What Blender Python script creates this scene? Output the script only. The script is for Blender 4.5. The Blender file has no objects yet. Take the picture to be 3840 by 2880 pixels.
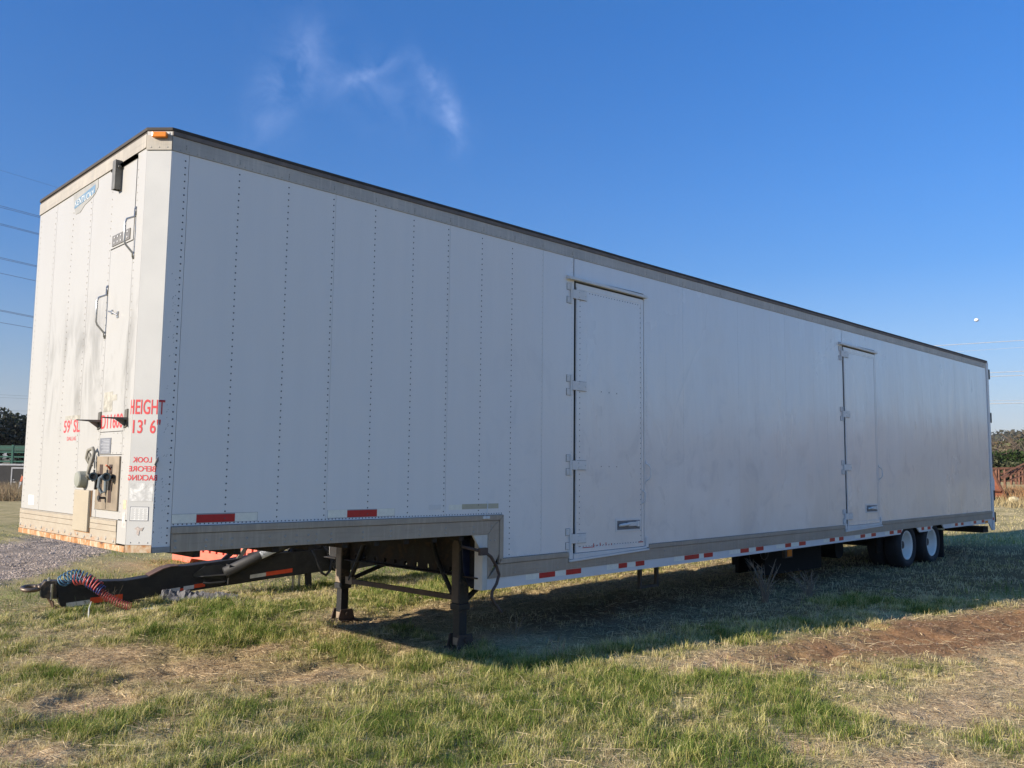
import bpy, bmesh, math, random
import numpy as np
from mathutils import Vector, Matrix

# ------------------------------------------------------------------ camera, sky, sun, exposure
S = bpy.context.scene
COL = S.collection
CAM = Vector((-2.3686, -5.7977, 1.6007))
cr = Vector((0.71446902, -0.69957442, 0.01138642))
cu = Vector((-0.0777575, -0.06321876, 0.99496591))
cf = Vector((0.69533286, 0.7117577, 0.099565))
cd = bpy.data.cameras.new('camera'); cam = bpy.data.objects.new('camera', cd); COL.objects.link(cam)
M = Matrix.Identity(4)
for i in range(3):
    M[i][0] = cr[i]; M[i][1] = cu[i]; M[i][2] = -cf[i]; M[i][3] = CAM[i]
cam.matrix_world = M
cd.sensor_width = 36; cd.lens = 3266.7 / 3840 * 36
cd.clip_start = 0.05; cd.clip_end = 60000
S.camera = cam

SUN_AZ = math.radians(166.5); SUN_EL = math.radians(20.0)
sd = Vector((math.cos(SUN_AZ) * math.cos(SUN_EL), math.sin(SUN_AZ) * math.cos(SUN_EL), math.sin(SUN_EL)))
sl = bpy.data.lights.new('sun', 'SUN'); sl.energy = 4.2; sl.angle = math.radians(0.55); sl.color = (1.0, 0.89, 0.74)
sun = bpy.data.objects.new('sun', sl); COL.objects.link(sun)
sun.rotation_euler = (-sd).to_track_quat('-Z', 'Y').to_euler(); sun.location = (-20, 10, 20)

W = bpy.data.worlds.new('World'); S.world = W; W.use_nodes = True
nt = W.node_tree; nt.nodes.clear()
def wn(t, **k):
    n = nt.nodes.new(t)
    for a, b in k.items(): setattr(n, a, b)
    return n
sky = wn('ShaderNodeTexSky', sky_type='NISHITA', sun_disc=False)
sky.sun_elevation = SUN_EL; sky.sun_rotation = math.pi / 2 - SUN_AZ
sky.altitude = 300; sky.air_density = 1.0; sky.dust_density = 0.35; sky.ozone_density = 2.6
SKY_STRENGTH = 0.11
bg = wn('ShaderNodeBackground'); bg.inputs[1].default_value = SKY_STRENGTH
wo = wn('ShaderNodeOutputWorld')
tc = wn('ShaderNodeTexCoord')
tc_out = lambda: tc.outputs['Generated']
hsv = wn('ShaderNodeHueSaturation'); hsv.inputs['Saturation'].default_value = 1.12
_sp = wn('ShaderNodeSeparateXYZ'); nt.links.new(tc_out(), _sp.inputs[0])
_mr = wn('ShaderNodeMapRange'); _mr.inputs[1].default_value = .02; _mr.inputs[2].default_value = .22; _mr.inputs[3].default_value = 1.0; _mr.inputs[4].default_value = 1.34
nt.links.new(_sp.outputs[2], _mr.inputs[0]); nt.links.new(_mr.outputs[0], hsv.inputs['Saturation'])
nt.links.new(sky.outputs[0], hsv.inputs['Color'])
# thin cirrus: a few wisps, each a soft patch of the sky filled with stretched noise
def vmath(op, a, b=None, out=0):
    n = wn('ShaderNodeVectorMath', operation=op)
    nt.links.new(a, n.inputs[0])
    if b is not None:
        if hasattr(b, 'links') or hasattr(b, 'is_linked'): nt.links.new(b, n.inputs[1])
        else: n.inputs[1].default_value = b
    return n.outputs[out]
def fm(op, a, b=None, clamp=False):
    n = wn('ShaderNodeMath', operation=op); n.use_clamp = clamp
    for i, v in enumerate((a, b)):
        if v is None: continue
        if isinstance(v, (int, float)): n.inputs[i].default_value = v
        else: nt.links.new(v, n.inputs[i])
    return n.outputs[0]
gen = tc.outputs['Generated']
def direction(px, py):
    d = cr * ((px - 1920) / 3266.7) - cu * ((py - 1440) / 3266.7) + cf
    return d.normalized()
mp = wn('ShaderNodeMapping'); mp.inputs['Scale'].default_value = (14, 14, 15)
nt.links.new(gen, mp.inputs['Vector'])
no = wn('ShaderNodeTexNoise'); no.inputs['Scale'].default_value = 1.5; no.inputs['Detail'].default_value = 9
no.inputs['Roughness'].default_value = 0.62; no.inputs['Distortion'].default_value = .35
nt.links.new(mp.outputs[0], no.inputs['Vector'])
def wisp(px, py, ang, la, lb, st):
    c = direction(px, py)
    ax = (cr * math.cos(ang) - cu * math.sin(ang)).normalized(); bx = (cr * math.sin(ang) + cu * math.cos(ang)).normalized()
    df = vmath('SUBTRACT', gen, tuple(c))
    a = fm('DIVIDE', vmath('DOT_PRODUCT', df, tuple(ax), 1), la); b = fm('DIVIDE', vmath('DOT_PRODUCT', df, tuple(bx), 1), lb)
    e = fm('ADD', fm('MULTIPLY', a, a), fm('MULTIPLY', b, b))
    dz = fm('DIVIDE', vmath('DOT_PRODUCT', df, tuple(c), 1), 0.3)
    e = fm('ADD', e, fm('MULTIPLY', dz, dz))
    return fm('MULTIPLY', fm('POWER', 2.718, fm('MULTIPLY', e, -1.0)), st)
ws = None
for a in [(1085, 290, -1.15, .06, .026, .55), (1150, 200, -.9, .035, .014, .35), (1400, 262, -.45, .026, .007, 1.3), (1400, 340, .3, .07, .03, .3),
          (1690, 440, 1.25, .035, .012, 1.2), (1640, 330, .9, .035, .010, 1.0), (980, 420, -1.3, .04, .02, .4), (1300, 290, .35, .11, .04, .16)]:
    w_ = wisp(*a); ws = w_ if ws is None else fm('ADD', ws, w_)
rmp = wn('ShaderNodeMapRange'); rmp.inputs[1].default_value = 0.40; rmp.inputs[2].default_value = 0.75
nt.links.new(no.outputs[0], rmp.inputs[0])
wfac = fm('MULTIPLY', fm('MULTIPLY', ws, rmp.outputs[0]), 0.19, True)
# colour ramp dims the low sky; zenith left brighter for ambient light
sp = wn('ShaderNodeSeparateXYZ'); nt.links.new(gen, sp.inputs[0])
mx = wn('ShaderNodeMix', data_type='RGBA'); 
cr_ = wn('ShaderNodeValToRGB'); cr_.color_ramp.elements[0].position = .03; cr_.color_ramp.elements[0].color = (.38, .35, .41, 1); cr_.color_ramp.elements[1].position = .8; cr_.color_ramp.elements[1].color = (.95, 1, 1, 1)
for p_, c_ in ((.14, (.46, .49, .60, 1)), (.3, (.53, .61, .78, 1)), (.47, (.55, .69, .90, 1))):
    e_ = cr_.color_ramp.elements.new(p_); e_.color = c_
nt.links.new(sp.outputs[2], cr_.inputs[0]); mu = wn('ShaderNodeMix', data_type='RGBA', blend_type='MULTIPLY'); mu.inputs[0].default_value = 1
nt.links.new(hsv.outputs[0], mu.inputs[6]); nt.links.new(cr_.outputs[0], mu.inputs[7])
nt.links.new(wfac, mx.inputs[0]); nt.links.new(mu.outputs[2], mx.inputs[6])
mx.inputs[7].default_value = (4.2, 4.9, 7.0, 1)
nt.links.new(mx.outputs[2], bg.inputs[0]); nt.links.new(bg.outputs[0], wo.inputs[0])

vs = S.view_settings; vs.view_transform = 'Standard'; vs.look = 'None'; vs.gamma = 1; vs.use_curve_mapping = False
vs.exposure = 1.0
S.cycles.max_bounces = 6; S.cycles.transparent_max_bounces = 8

# ------------------------------------------------------------------ helpers
rng = np.random.RandomState(7); random.seed(7)
def tag(o, label=None, cat=None, group=None, kind=None):
    if label: o['label'] = label
    if cat: o['category'] = cat
    if group: o['group'] = group
    if kind: o['kind'] = kind
    return o
def empty(name, loc, label, cat, group=None):
    o = bpy.data.objects.new(name, None); COL.objects.link(o); o.location = loc; o.empty_display_size = 0.2
    return tag(o, label, cat, group)
class MB:
    def __init__(s): s.v = []; s.f = []
    def add(s, vs_, fs_):
        n = len(s.v); s.v += [tuple(p) for p in vs_]; s.f += [tuple(i + n for i in f) for f in fs_]; return s
    def hexa(s, p):   # 8 points, bottom ring then top ring
        return s.add(p, [(3, 2, 1, 0), (4, 5, 6, 7), (0, 1, 5, 4), (1, 2, 6, 5), (2, 3, 7, 6), (3, 0, 4, 7)])
    def box(s, x0, x1, y0, y1, z0, z1):
        return s.hexa([(x0, y0, z0), (x1, y0, z0), (x1, y1, z0), (x0, y1, z0), (x0, y0, z1), (x1, y0, z1), (x1, y1, z1), (x0, y1, z1)])
    def slab(s, x0, x1, y0, y1, za0, za1, zb0, zb1):   # z range at x0 and at x1
        return s.hexa([(x0, y0, za0), (x1, y0, zb0), (x1, y1, zb0), (x0, y1, za0), (x0, y0, za1), (x1, y0, zb1), (x1, y1, zb1), (x0, y1, za1)])
    def bar(s, a, b, w, h, up=(0, 0, 1)):
        a = Vector(a); b = Vector(b); d = (b - a).normalized(); u = Vector(up)
        r = d.cross(u).normalized() if abs(d.dot(u)) < .99 else d.cross(Vector((0, 1, 0))).normalized()
        u = r.cross(d).normalized(); r = r * (w / 2); u = u * (h / 2)
        return s.hexa([a - r - u, a + r - u, a + r + u, a - r + u, b - r - u, b + r - u, b + r + u, b - r + u])
    def prism(s, poly, z0, z1):
        n = len(poly)
        return s.add([(x, y, z0) for x, y in poly] + [(x, y, z1) for x, y in poly],
                     [tuple(range(n - 1, -1, -1)), tuple(range(n, 2 * n))] + [(i, (i + 1) % n, n + (i + 1) % n, n + i) for i in range(n)])
    def extr(s, pts, off):   # planar polygon of 3-D points extruded by off
        n = len(pts); pts = [Vector(p) for p in pts]; off = Vector(off)
        return s.add(pts + [p + off for p in pts],
                     [tuple(range(n - 1, -1, -1)), tuple(range(n, 2 * n))] + [(i, (i + 1) % n, n + (i + 1) % n, n + i) for i in range(n)])
    def tube(s, path, r, seg=8, cap=True):
        P = [Vector(p) for p in path]; n = len(P); base = len(s.v); rr = r if hasattr(r, '__len__') else [r] * n
        t0 = (P[1] - P[0]).normalized(); u = t0.orthogonal().normalized()
        for i, p in enumerate(P):
            t = (P[min(i + 1, n - 1)] - P[max(i - 1, 0)]).normalized()
            u = (u - t * u.dot(t)).normalized(); w = t.cross(u)
            for k in range(seg):
                a = 2 * math.pi * k / seg
                s.v.append(tuple(p + (u * math.cos(a) + w * math.sin(a)) * rr[i]))
        for i in range(n - 1):
            for k in range(seg):
                k2 = (k + 1) % seg
                s.f.append((base + i * seg + k, base + i * seg + k2, base + (i + 1) * seg + k2, base + (i + 1) * seg + k))
        if cap:
            s.f.append(tuple(base + k for k in range(seg - 1, -1, -1))); s.f.append(tuple(base + (n - 1) * seg + k for k in range(seg)))
        return s
    def cyl(s, a, b, r, seg=16, r2=None): return s.tube([a, b], [r, r if r2 is None else r2], seg)
    def lathe(s, c, axis, prof, seg=40):   # prof: (along, radius) from centre c
        c = Vector(c); ax = Vector(axis).normalized(); u = ax.orthogonal().normalized(); w = ax.cross(u); base = len(s.v); n = len(prof)
        for (a, r) in prof:
            for k in range(seg):
                t = 2 * math.pi * k / seg; s.v.append(tuple(c + ax * a + (u * math.cos(t) + w * math.sin(t)) * r))
        for i in range(n - 1):
            for k in range(seg):
                k2 = (k + 1) % seg
                s.f.append((base + i * seg + k, base + (i + 1) * seg + k, base + (i + 1) * seg + k2, base + i * seg + k2))
        return s
    def dome(s, c, nrm, r, h=None, seg=6):
        c = Vector(c); nn = Vector(nrm).normalized(); h = r * .6 if h is None else h
        u = nn.orthogonal().normalized(); w = nn.cross(u); b = len(s.v)
        for rr, hh in ((1, 0), (.7, .75)):
            for k in range(seg):
                t = 2 * math.pi * k / seg; s.v.append(tuple(c + (u * math.cos(t) + w * math.sin(t)) * r * rr + nn * h * hh))
        s.v.append(tuple(c + nn * h))
        for k in range(seg):
            k2 = (k + 1) % seg
            s.f.append((b + k, b + k2, b + seg + k2, b + seg + k)); s.f.append((b + seg + k, b + seg + k2, b + 2 * seg))
        return s
    def build(s, name, mat, parent=None, smooth=False, bevel=0, kind=None, label=None):
        m = bpy.data.meshes.new(name); m.from_pydata(s.v, [], s.f); m.update()
        bm = bmesh.new(); bm.from_mesh(m); bmesh.ops.recalc_face_normals(bm, faces=bm.faces)
        if bevel:
            ed = [e for e in bm.edges if len(e.link_faces) == 2 and e.calc_face_angle(0) > .5]
            bmesh.ops.bevel(bm, geom=ed, offset=bevel, segments=2, affect='EDGES', profile=.6)
        bm.to_mesh(m); bm.free()
        m.materials.append(mat)
        if smooth: m.polygons.foreach_set('use_smooth', [True] * len(m.polygons))
        o = bpy.data.objects.new(name, m); COL.objects.link(o)
        if smooth:
            md = None
        if parent is not None:
            o.parent = parent; o.matrix_parent_inverse = world_inv(parent)
        if kind: o['kind'] = kind
        if label: o['label'] = label
        return o
def world_mat(o):
    m = Matrix.LocRotScale(o.location, o.rotation_euler, o.scale)
    return m if o.parent is None else world_mat(o.parent) @ o.matrix_parent_inverse @ m
def world_inv(o): return world_mat(o).inverted()

def hash2(ix, iy, seed):
    h = (ix.astype(np.int64) * 374761393 + iy.astype(np.int64) * 668265263 + seed * 1442695041) & 0xffffffff
    h = ((h ^ (h >> 13)) * 1274126177) & 0xffffffff
    return ((h ^ (h >> 16)) & 0xffffff) / float(0xffffff)
def vnoise(x, y, seed=0):
    ix = np.floor(x); iy = np.floor(y); fx = x - ix; fy = y - iy
    fx = fx * fx * (3 - 2 * fx); fy = fy * fy * (3 - 2 * fy)
    a = hash2(ix, iy, seed); b = hash2(ix + 1, iy, seed); c = hash2(ix, iy + 1, seed); d = hash2(ix + 1, iy + 1, seed)
    return (a * (1 - fx) + b * fx) * (1 - fy) + (c * (1 - fx) + d * fx) * fy
def fbm(x, y, seed=0, oct=4):
    t = 0; a = .5; n = 0
    for i in range(oct):
        t = t + a * vnoise(x * 2 ** i + 17 * i, y * 2 ** i - 9 * i, seed + i); n += a; a *= .5
    return t / n
def sstep(a, b, x): t = np.clip((x - a) / (b - a), 0, 1); return t * t * (3 - 2 * t)

# ------------------------------------------------------------------ materials
class Mat:
    def __init__(s, name):
        s.m = bpy.data.materials.new(name); s.m.use_nodes = True; s.t = s.m.node_tree; s.t.nodes.clear()
        s.out = s.t.nodes.new('ShaderNodeOutputMaterial'); s.b = s.t.nodes.new('ShaderNodeBsdfPrincipled')
        s.t.links.new(s.b.outputs[0], s.out.inputs[0]); s.tc = s.t.nodes.new('ShaderNodeTexCoord').outputs['Object']
    def L(s, a, b): s.t.links.new(a, b)
    def noise(s, scale=5, det=4, rough=.5, st=(1, 1, 1), dist=0):
        mp = s.t.nodes.new('ShaderNodeMapping'); mp.inputs['Scale'].default_value = st; s.L(s.tc, mp.inputs[0])
        n = s.t.nodes.new('ShaderNodeTexNoise'); n.inputs['Scale'].default_value = scale; n.inputs['Detail'].default_value = det
        n.inputs['Roughness'].default_value = rough; n.inputs['Distortion'].default_value = dist; s.L(mp.outputs[0], n.inputs['Vector'])
        return n.outputs[0]
    def rng(s, v, a, b, c=0, d=1):
        n = s.t.nodes.new('ShaderNodeMapRange'); n.inputs[1].default_value = a; n.inputs[2].default_value = b
        n.inputs[3].default_value = c; n.inputs[4].default_value = d; s.L(v, n.inputs[0]); return n.outputs[0]
    def mix(s, f, a, b):
        n = s.t.nodes.new('ShaderNodeMix'); n.data_type = 'RGBA'
        for i, v in ((0, f), (6, a), (7, b)):
            if isinstance(v, (int, float)): n.inputs[i].default_value = v
            elif isinstance(v, tuple): n.inputs[i].default_value = v + (1,) if len(v) == 3 else v
            else: s.L(v, n.inputs[i])
        return n.outputs[2]
    def math(s, op, a, b=0, clamp=False):
        n = s.t.nodes.new('ShaderNodeMath'); n.operation = op; n.use_clamp = clamp
        for i, v in enumerate((a, b)):
            if isinstance(v, (int, float)): n.inputs[i].default_value = v
            else: s.L(v, n.inputs[i])
        return n.outputs[0]
    def xyz(s):
        n = s.t.nodes.new('ShaderNodeSeparateXYZ'); s.L(s.tc, n.inputs[0]); return n.outputs
    def attr(s, name):
        n = s.t.nodes.new('ShaderNodeAttribute'); n.attribute_name = name; return n
    def bump(s, h, strength=.3, dist=.01):
        n = s.t.nodes.new('ShaderNodeBump'); n.inputs['Strength'].default_value = strength; n.inputs['Distance'].default_value = dist
        s.L(h, n.inputs['Height']); s.L(n.outputs[0], s.b.inputs['Normal']); return n
    def set(s, col=None, rough=None, metal=None, spec=None):
        for k, v in (('Base Color', col), ('Roughness', rough), ('Metallic', metal), ('Specular IOR Level', spec)):
            if v is None: continue
            if isinstance(v, tuple): s.b.inputs[k].default_value = v + (1,)
            elif isinstance(v, (int, float)): s.b.inputs[k].default_value = v
            else: s.L(v, s.b.inputs[k])
        return s.m
MATS = {}
def simple(name, c, rough=.5, metal=0, var=.15, scale=6, dirt=None, bump=0):
    if name in MATS: return MATS[name]
    k = Mat(name); n = k.noise(scale, 6, .6)
    col = k.mix(k.rng(n, .3, .7), tuple(x * (1 - var) for x in c), tuple(min(1, x * (1 + var)) for x in c))
    if dirt:
        n2 = k.noise(scale * .7, 8, .7, dist=.6); col = k.mix(k.rng(n2, dirt[1], dirt[1] + .12), col, dirt[0])
    if bump: k.bump(k.noise(scale * 8, 4), bump, .003)
    MATS[name] = k.set(col, k.rng(n, .2, .8, max(0, rough - .08), rough + .08), metal); return MATS[name]

def side_paint():
    k = Mat('white side paint'); x = k.xyz()
    streak = k.noise(1.6, 6, .6, (5, 1, .35)); fine = k.noise(70, 3, .5)
    col = k.mix(k.rng(streak, .35, .75), (.83, .815, .80), (.80, .79, .78))
    # grime wiped along the lower rear half
    low = k.rng(x[2], 2.3, .7); back = k.rng(x[0], 3.2, 6.0)
    g = k.math('MULTIPLY', k.math('MULTIPLY', low, back, True), k.rng(k.noise(.9, 5, .6, (1, 1, .8), .8), .35, .6), True)
    col = k.mix(k.math('MULTIPLY', g, .5), col, (.56, .52, .48))
    sc = k.noise(9, 10, .7, (.35, 1, 7), .4)
    col = k.mix(k.math('MULTIPLY', k.math('MULTIPLY', k.rng(sc, .665, .70), low), .6), col, (.30, .30, .31))
    cl = k.rng(k.noise(2.6, 6, .6, (1, 1, .8), 1.0), .54, .68)
    col = k.mix(k.math('MULTIPLY', k.math('MULTIPLY', k.math('MULTIPLY', cl, k.rng(x[2], 3.4, 1.6), True), k.rng(x[0], 2.4, 4.2), True), .55), col, (.60, .60, .615))
    fr = k.rng(x[0], 3.3, 4.4)
    pol = k.rng(k.noise(.8, 4, .6, (1, 1, .6), .6), .35, .65)
    ro = k.math('SUBTRACT', .46, k.math('MULTIPLY', fr, k.math('ADD', .12, k.math('MULTIPLY', pol, .08))))
    h = k.math('ADD', k.math('MULTIPLY', k.noise(1.3, 3, .5, (1.6, 1, .5)), 1.0), k.math('MULTIPLY', fine, .003))
    bm_ = k.bump(h, .5, .04); k.L(bm_.outputs[0], k.b.inputs['Coat Normal'])
    k.b.inputs['Coat Roughness'].default_value = .13; k.L(k.math('MULTIPLY', fr, .75), k.b.inputs['Coat Weight'])
    return k.set(col, ro, 0, .5)
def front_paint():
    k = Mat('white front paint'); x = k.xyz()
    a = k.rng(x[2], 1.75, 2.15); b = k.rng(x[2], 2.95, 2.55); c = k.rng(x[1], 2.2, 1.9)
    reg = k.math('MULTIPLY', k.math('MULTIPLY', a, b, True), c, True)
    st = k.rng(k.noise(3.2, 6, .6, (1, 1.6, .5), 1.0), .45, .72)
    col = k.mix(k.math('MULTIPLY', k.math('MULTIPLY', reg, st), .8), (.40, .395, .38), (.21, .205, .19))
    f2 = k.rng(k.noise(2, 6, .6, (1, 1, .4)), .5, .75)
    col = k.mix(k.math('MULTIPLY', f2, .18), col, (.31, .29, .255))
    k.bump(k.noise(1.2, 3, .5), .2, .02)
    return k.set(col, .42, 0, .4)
def cream_band():
    k = Mat('cream lower band'); x = k.xyz()
    n = k.noise(9, 8, .7, (1, 1, 2), .5)
    col = k.mix(k.rng(n, .3, .7), (.40, .355, .28), (.33, .275, .21))
    r = k.math('MULTIPLY', k.rng(x[2], 1.13, 1.06), k.rng(n, .5, .62), True)
    col = k.mix(r, col, (.42, .17, .05))
    return k.set(col, .6)
def rust_lip():
    k = Mat('rusty lip'); n = k.noise(7, 9, .7, (1, 2, 1), .4); n2 = k.noise(25, 5, .6)
    col = k.mix(k.rng(n, .42, .55), (.50, .41, .29), (.38, .17, .055)); col = k.mix(k.rng(n, .58, .66), col, (.09, .045, .03))
    k.bump(n2, .4, .004)
    return k.set(col, .75)
def alloy(name, c=(.30, .29, .27), metal=.45, rough=.52):
    k = Mat(name); n = k.noise(2.5, 6, .6, (1, 1, 1.5)); v = k.noise(16, 6, .65, (2.2, 2.2, .18)); hz = k.noise(20, 4, .6, (.15, .15, 3))
    col = k.mix(k.rng(n, .3, .7), tuple(a * .86 for a in c), tuple(a * 1.12 for a in c))
    col = k.mix(k.math('MULTIPLY', k.rng(v, .5, .75), .45), col, tuple(min(1, a * 1.6) for a in c))
    col = k.mix(k.math('MULTIPLY', k.rng(hz, .55, .7), .35), col, tuple(a * .6 for a in c))
    k.bump(k.noise(90, 3), .08, .002)
    return k.set(col, k.rng(v, .3, .7, rough - .08, rough + .1), metal)
def rusty_black(name, base=(.016, .016, .017), rust=(.13, .065, .035), th=.6, rough=.55):
    k = Mat(name); n = k.noise(6, 8, .7, dist=.5); d = k.noise(22, 5, .7)
    col = k.mix(k.rng(n, th, th + .1), base, rust); col = k.mix(k.math('MULTIPLY', k.rng(d, .55, .75), .35), col, (.09, .08, .065))
    k.bump(d, .25, .004)
    return k.set(col, k.rng(n, .4, .7, rough - .12, rough + .2))
CORNER = simple('white corner sheet', (.50, .50, .485), .4, 0, .04, 3, ((.38, .375, .35), .66)); PAINT = side_paint(); FRONT = front_paint(); BAND = cream_band(); LIP = rust_lip()
RAIL = alloy('weathered alloy rail', (.40, .34, .275), .15); TOPRAIL = alloy('weathered top rail', (.50, .45, .39), .15, .5)
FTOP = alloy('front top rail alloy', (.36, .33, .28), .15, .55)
ROOF = simple('dark roof edge', (.05, .042, .036), .8, 0, .4)
SKIRT = simple('white skirt paint', (.74, .74, .74), .42, 0, .05, 3, ((.38, .33, .27), .66))
WHITE = simple('white painted hardware', (.72, .72, .71), .4, 0, .06, 8)
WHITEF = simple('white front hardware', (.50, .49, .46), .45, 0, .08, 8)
BLACK = rusty_black('black chassis steel', (.010, .010, .011), (.07, .04, .025), .62, .7); UNDER = rusty_black('dark rusty underframe', (.011, .010, .010), (.05, .032, .022), .5, .8)
LEGM = rusty_black('worn landing leg steel', (.018, .018, .019), (.12, .085, .055), .52, .6)
LEGW = simple('scraped tan leg face', (.26, .20, .14), .75, 0, .35, 5, ((.12, .06, .03), .6))
NAVY = simple('navy gear plate', (.018, .024, .055), .5, 0, .3, 7, ((.10, .05, .03), .66))
RUBBER = simple('tyre rubber', (.022, .022, .024), .75, 0, .3, 12)
RIM = simple('cream wheel paint', (.88, .86, .80), .4, 0, .05, 9, ((.4, .33, .25), .72))
RED = simple('red reflective tape', (.50, .012, .02), .35, 0, .12, 20)
REDTXT = simple('faded red lettering', (.62, .05, .055), .5, 0, .1, 30, ((.72, .55, .52), .66))
TAPEW = simple('white reflective tape', (.88, .86, .76), .4, 0, .08, 30)
TAPEY = simple('yellowed tape', (.50, .46, .34), .5, 0, .1, 12)
AMBER = simple('amber lens', (.75, .22, .02), .2, 0, .15, 20)
RIVD = simple('dark rivet', (.07, .08, .10), .45, 0, .1)
RIVW = simple('painted rivet', (.66, .66, .65), .4, 0, .1)
BOLT = simple('grey bolt head', (.40, .37, .33), .5, .1, .15)
DARKGREY = simple('dark grey metal', (.06, .06, .06), .5, .2, .3, 9)
TAN = simple('tan alloy plate', (.33, .27, .20), .5, .4, .2, 7)
CHROME = simple('dull steel rod', (.42, .42, .41), .3, .8, .15, 9)
GREYCAP = simple('grey rubber cap', (.26, .27, .23), .55, 0, .12, 9)

# ------------------------------------------------------------------ ground
def hgt(x, y):
    x = np.asarray(x, float); y = np.asarray(y, float)
    xa = np.clip(x, -6, None)
    z = .010 * (np.minimum(xa, 14) - 3)
    t = np.clip(xa - 14, 0, 26); z = z + .010 * t + .0008 * t * t
    z = z + 0.031 * np.clip(xa - 40, 0, 110) + .0410 * np.clip(xa - 150, 0, None)
    z = z + .012 * np.clip(y, 0, 4) - .006 * np.clip(y - 10, 0, 400)
    r = np.hypot(x, y)
    z = z + sstep(900, 2600, r) * (fbm(x / 900, y / 900, 31, 3) - .5) * 14 * sstep(0, 1500, x)
    z = z + sstep(2600, 4200, r) * 10 * fbm(x / 500, y / 500, 32, 3) * sstep(0, 1500, x)
    near = 1 - sstep(14, 40, np.hypot(x - 3, y))
    z = z + near * ((fbm(x * .8, y * .8, 3, 3) - .5) * .05 + (fbm(x * 4, y * 4, 5, 3) - .5) * .03 - .06 * sstep(.56, .68, fbm(x * 1.7, y * 2.4, 6, 3)) * fbm(x * 7, y * 7, 14, 2))
    # wheel ruts in the bare soil
    for (ax, ay, bx, by, w, dp) in RUTS:
        dx, dy = bx - ax, by - ay; L2 = dx * dx + dy * dy
        t = ((x - ax) * dx + (y - ay) * dy) / L2; d = np.abs((x - ax) * dy - (y - ay) * dx) / math.sqrt(L2)
        fade = sstep(-.1, .15, t) * (1 - sstep(.85, 1.1, t))
        d = d + (fbm(x * 2, y * 2, 8, 2) - .5) * .12
        z = z + fade * (-dp * np.exp(-(d / w) ** 2) + dp * .8 * np.exp(-((d - w * 1.6) / (w * .5)) ** 2))
    sm = soilm(x, y)
    z = z + sm * (fbm(x * 9, y * 9, 12, 3) - .5) * .035
    return z
RUTS = [(4.6, -1.85, 11.5, -3.9, .18, .03), (4.9, -2.9, 12, -5.2, .2, .02), (-1, 9.6, 6, 17.6, .3, .03), (-1, 8.4, 6, 16.4, .3, .02)]
BARE = [(.38, 2.0, .6, .5), (.92, 1.15, .75, .45), (1.38, .29, .5, .3), (1.66, 1.43, .4, .3), (-.72, -.15, .35, .35), (-.23, .73, .5, .3),
        (3.2, 1.7, .9, .35), (4.6, 1.9, 1.2, .4), (6.5, 1.9, 1.6, .5), (9, 1.8, 2.5, .6), (2.65, -3.16, .35, .3), (2.72, -3.75, .35, .4), (4.22, -3.6, .7, .4), (4.18, -4.2, .6, .5),
        (5.4, -3.5, 1.2, .45), (7.2, -3.2, 1.6, .7), (10, -3.9, 2.5, .9), (3.9, .3, .9, .5), (5.2, .4, 1.5, .8), (7.5, .6, 2.0, .8), (4.14, -1.55, .5, .22), (.05, -.16, .3, .2), (2.3, -.35, .4, .2)]
GREEN = [(3.59, -2.02, .6, .35), (4.89, -2.24, .35, .18), (4.6, -2.75, .35, .25), (4.16, -3.15, .3, .25), (2.61, -1.52, 1.0, .35), (3.28, -2.64, .6, .4), (1.09, -1.0, .7, .3),
         (1.5, -2.1, .6, .5), (-.2, .07, .45, .3), (1.85, 2.03, .6, .4), (.91, 2.53, .6, .4), (1.99, .86, .5, .4), (.55, -.2, .6, .3), (2.1, -2.9, .5, .4), (3.03, -3.1, .4, .25),
         (1.41, -.38, .6, .3), (2.2, 3.1, 1.2, .6), (5, 5, 2.5, 1.2), (3.4, -.6, .9, .3), (8.6, 3.8, 4, .8), (2.5, 6.5, 2, 1)]
def blobs(x, y, L):
    o = np.zeros_like(x)
    wob = (fbm(x * 1.7, y * 1.7, 21, 3) - .5) * 1.3
    for (cx, cy, rx, ry) in L:
        e = ((x - cx) / rx) ** 2 + ((y - cy) / ry) ** 2 + wob
        o = np.maximum(o, np.exp(-np.clip(e, 0, 20) * 1.1))
    return o
def soilm(x, y):
    e = ((x - 7.9) / 3.7) ** 2 + ((y + 2.75 + (x - 7.9) * .24) / .8) ** 2 + (fbm(x * 1.5, y * 1.5, 41, 4) - .5) * 1.1
    return np.clip(1.4 - e, 0, 1)
def gravelm(x, y):
    s = -.79 * x + .61 * y + (fbm(x * .9, y * .9, 55, 4) - .5) * .7
    return sstep(3.55, 3.95, s) * (1 - sstep(6.3, 6.9, s)) * sstep(-60, -40, y)
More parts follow.
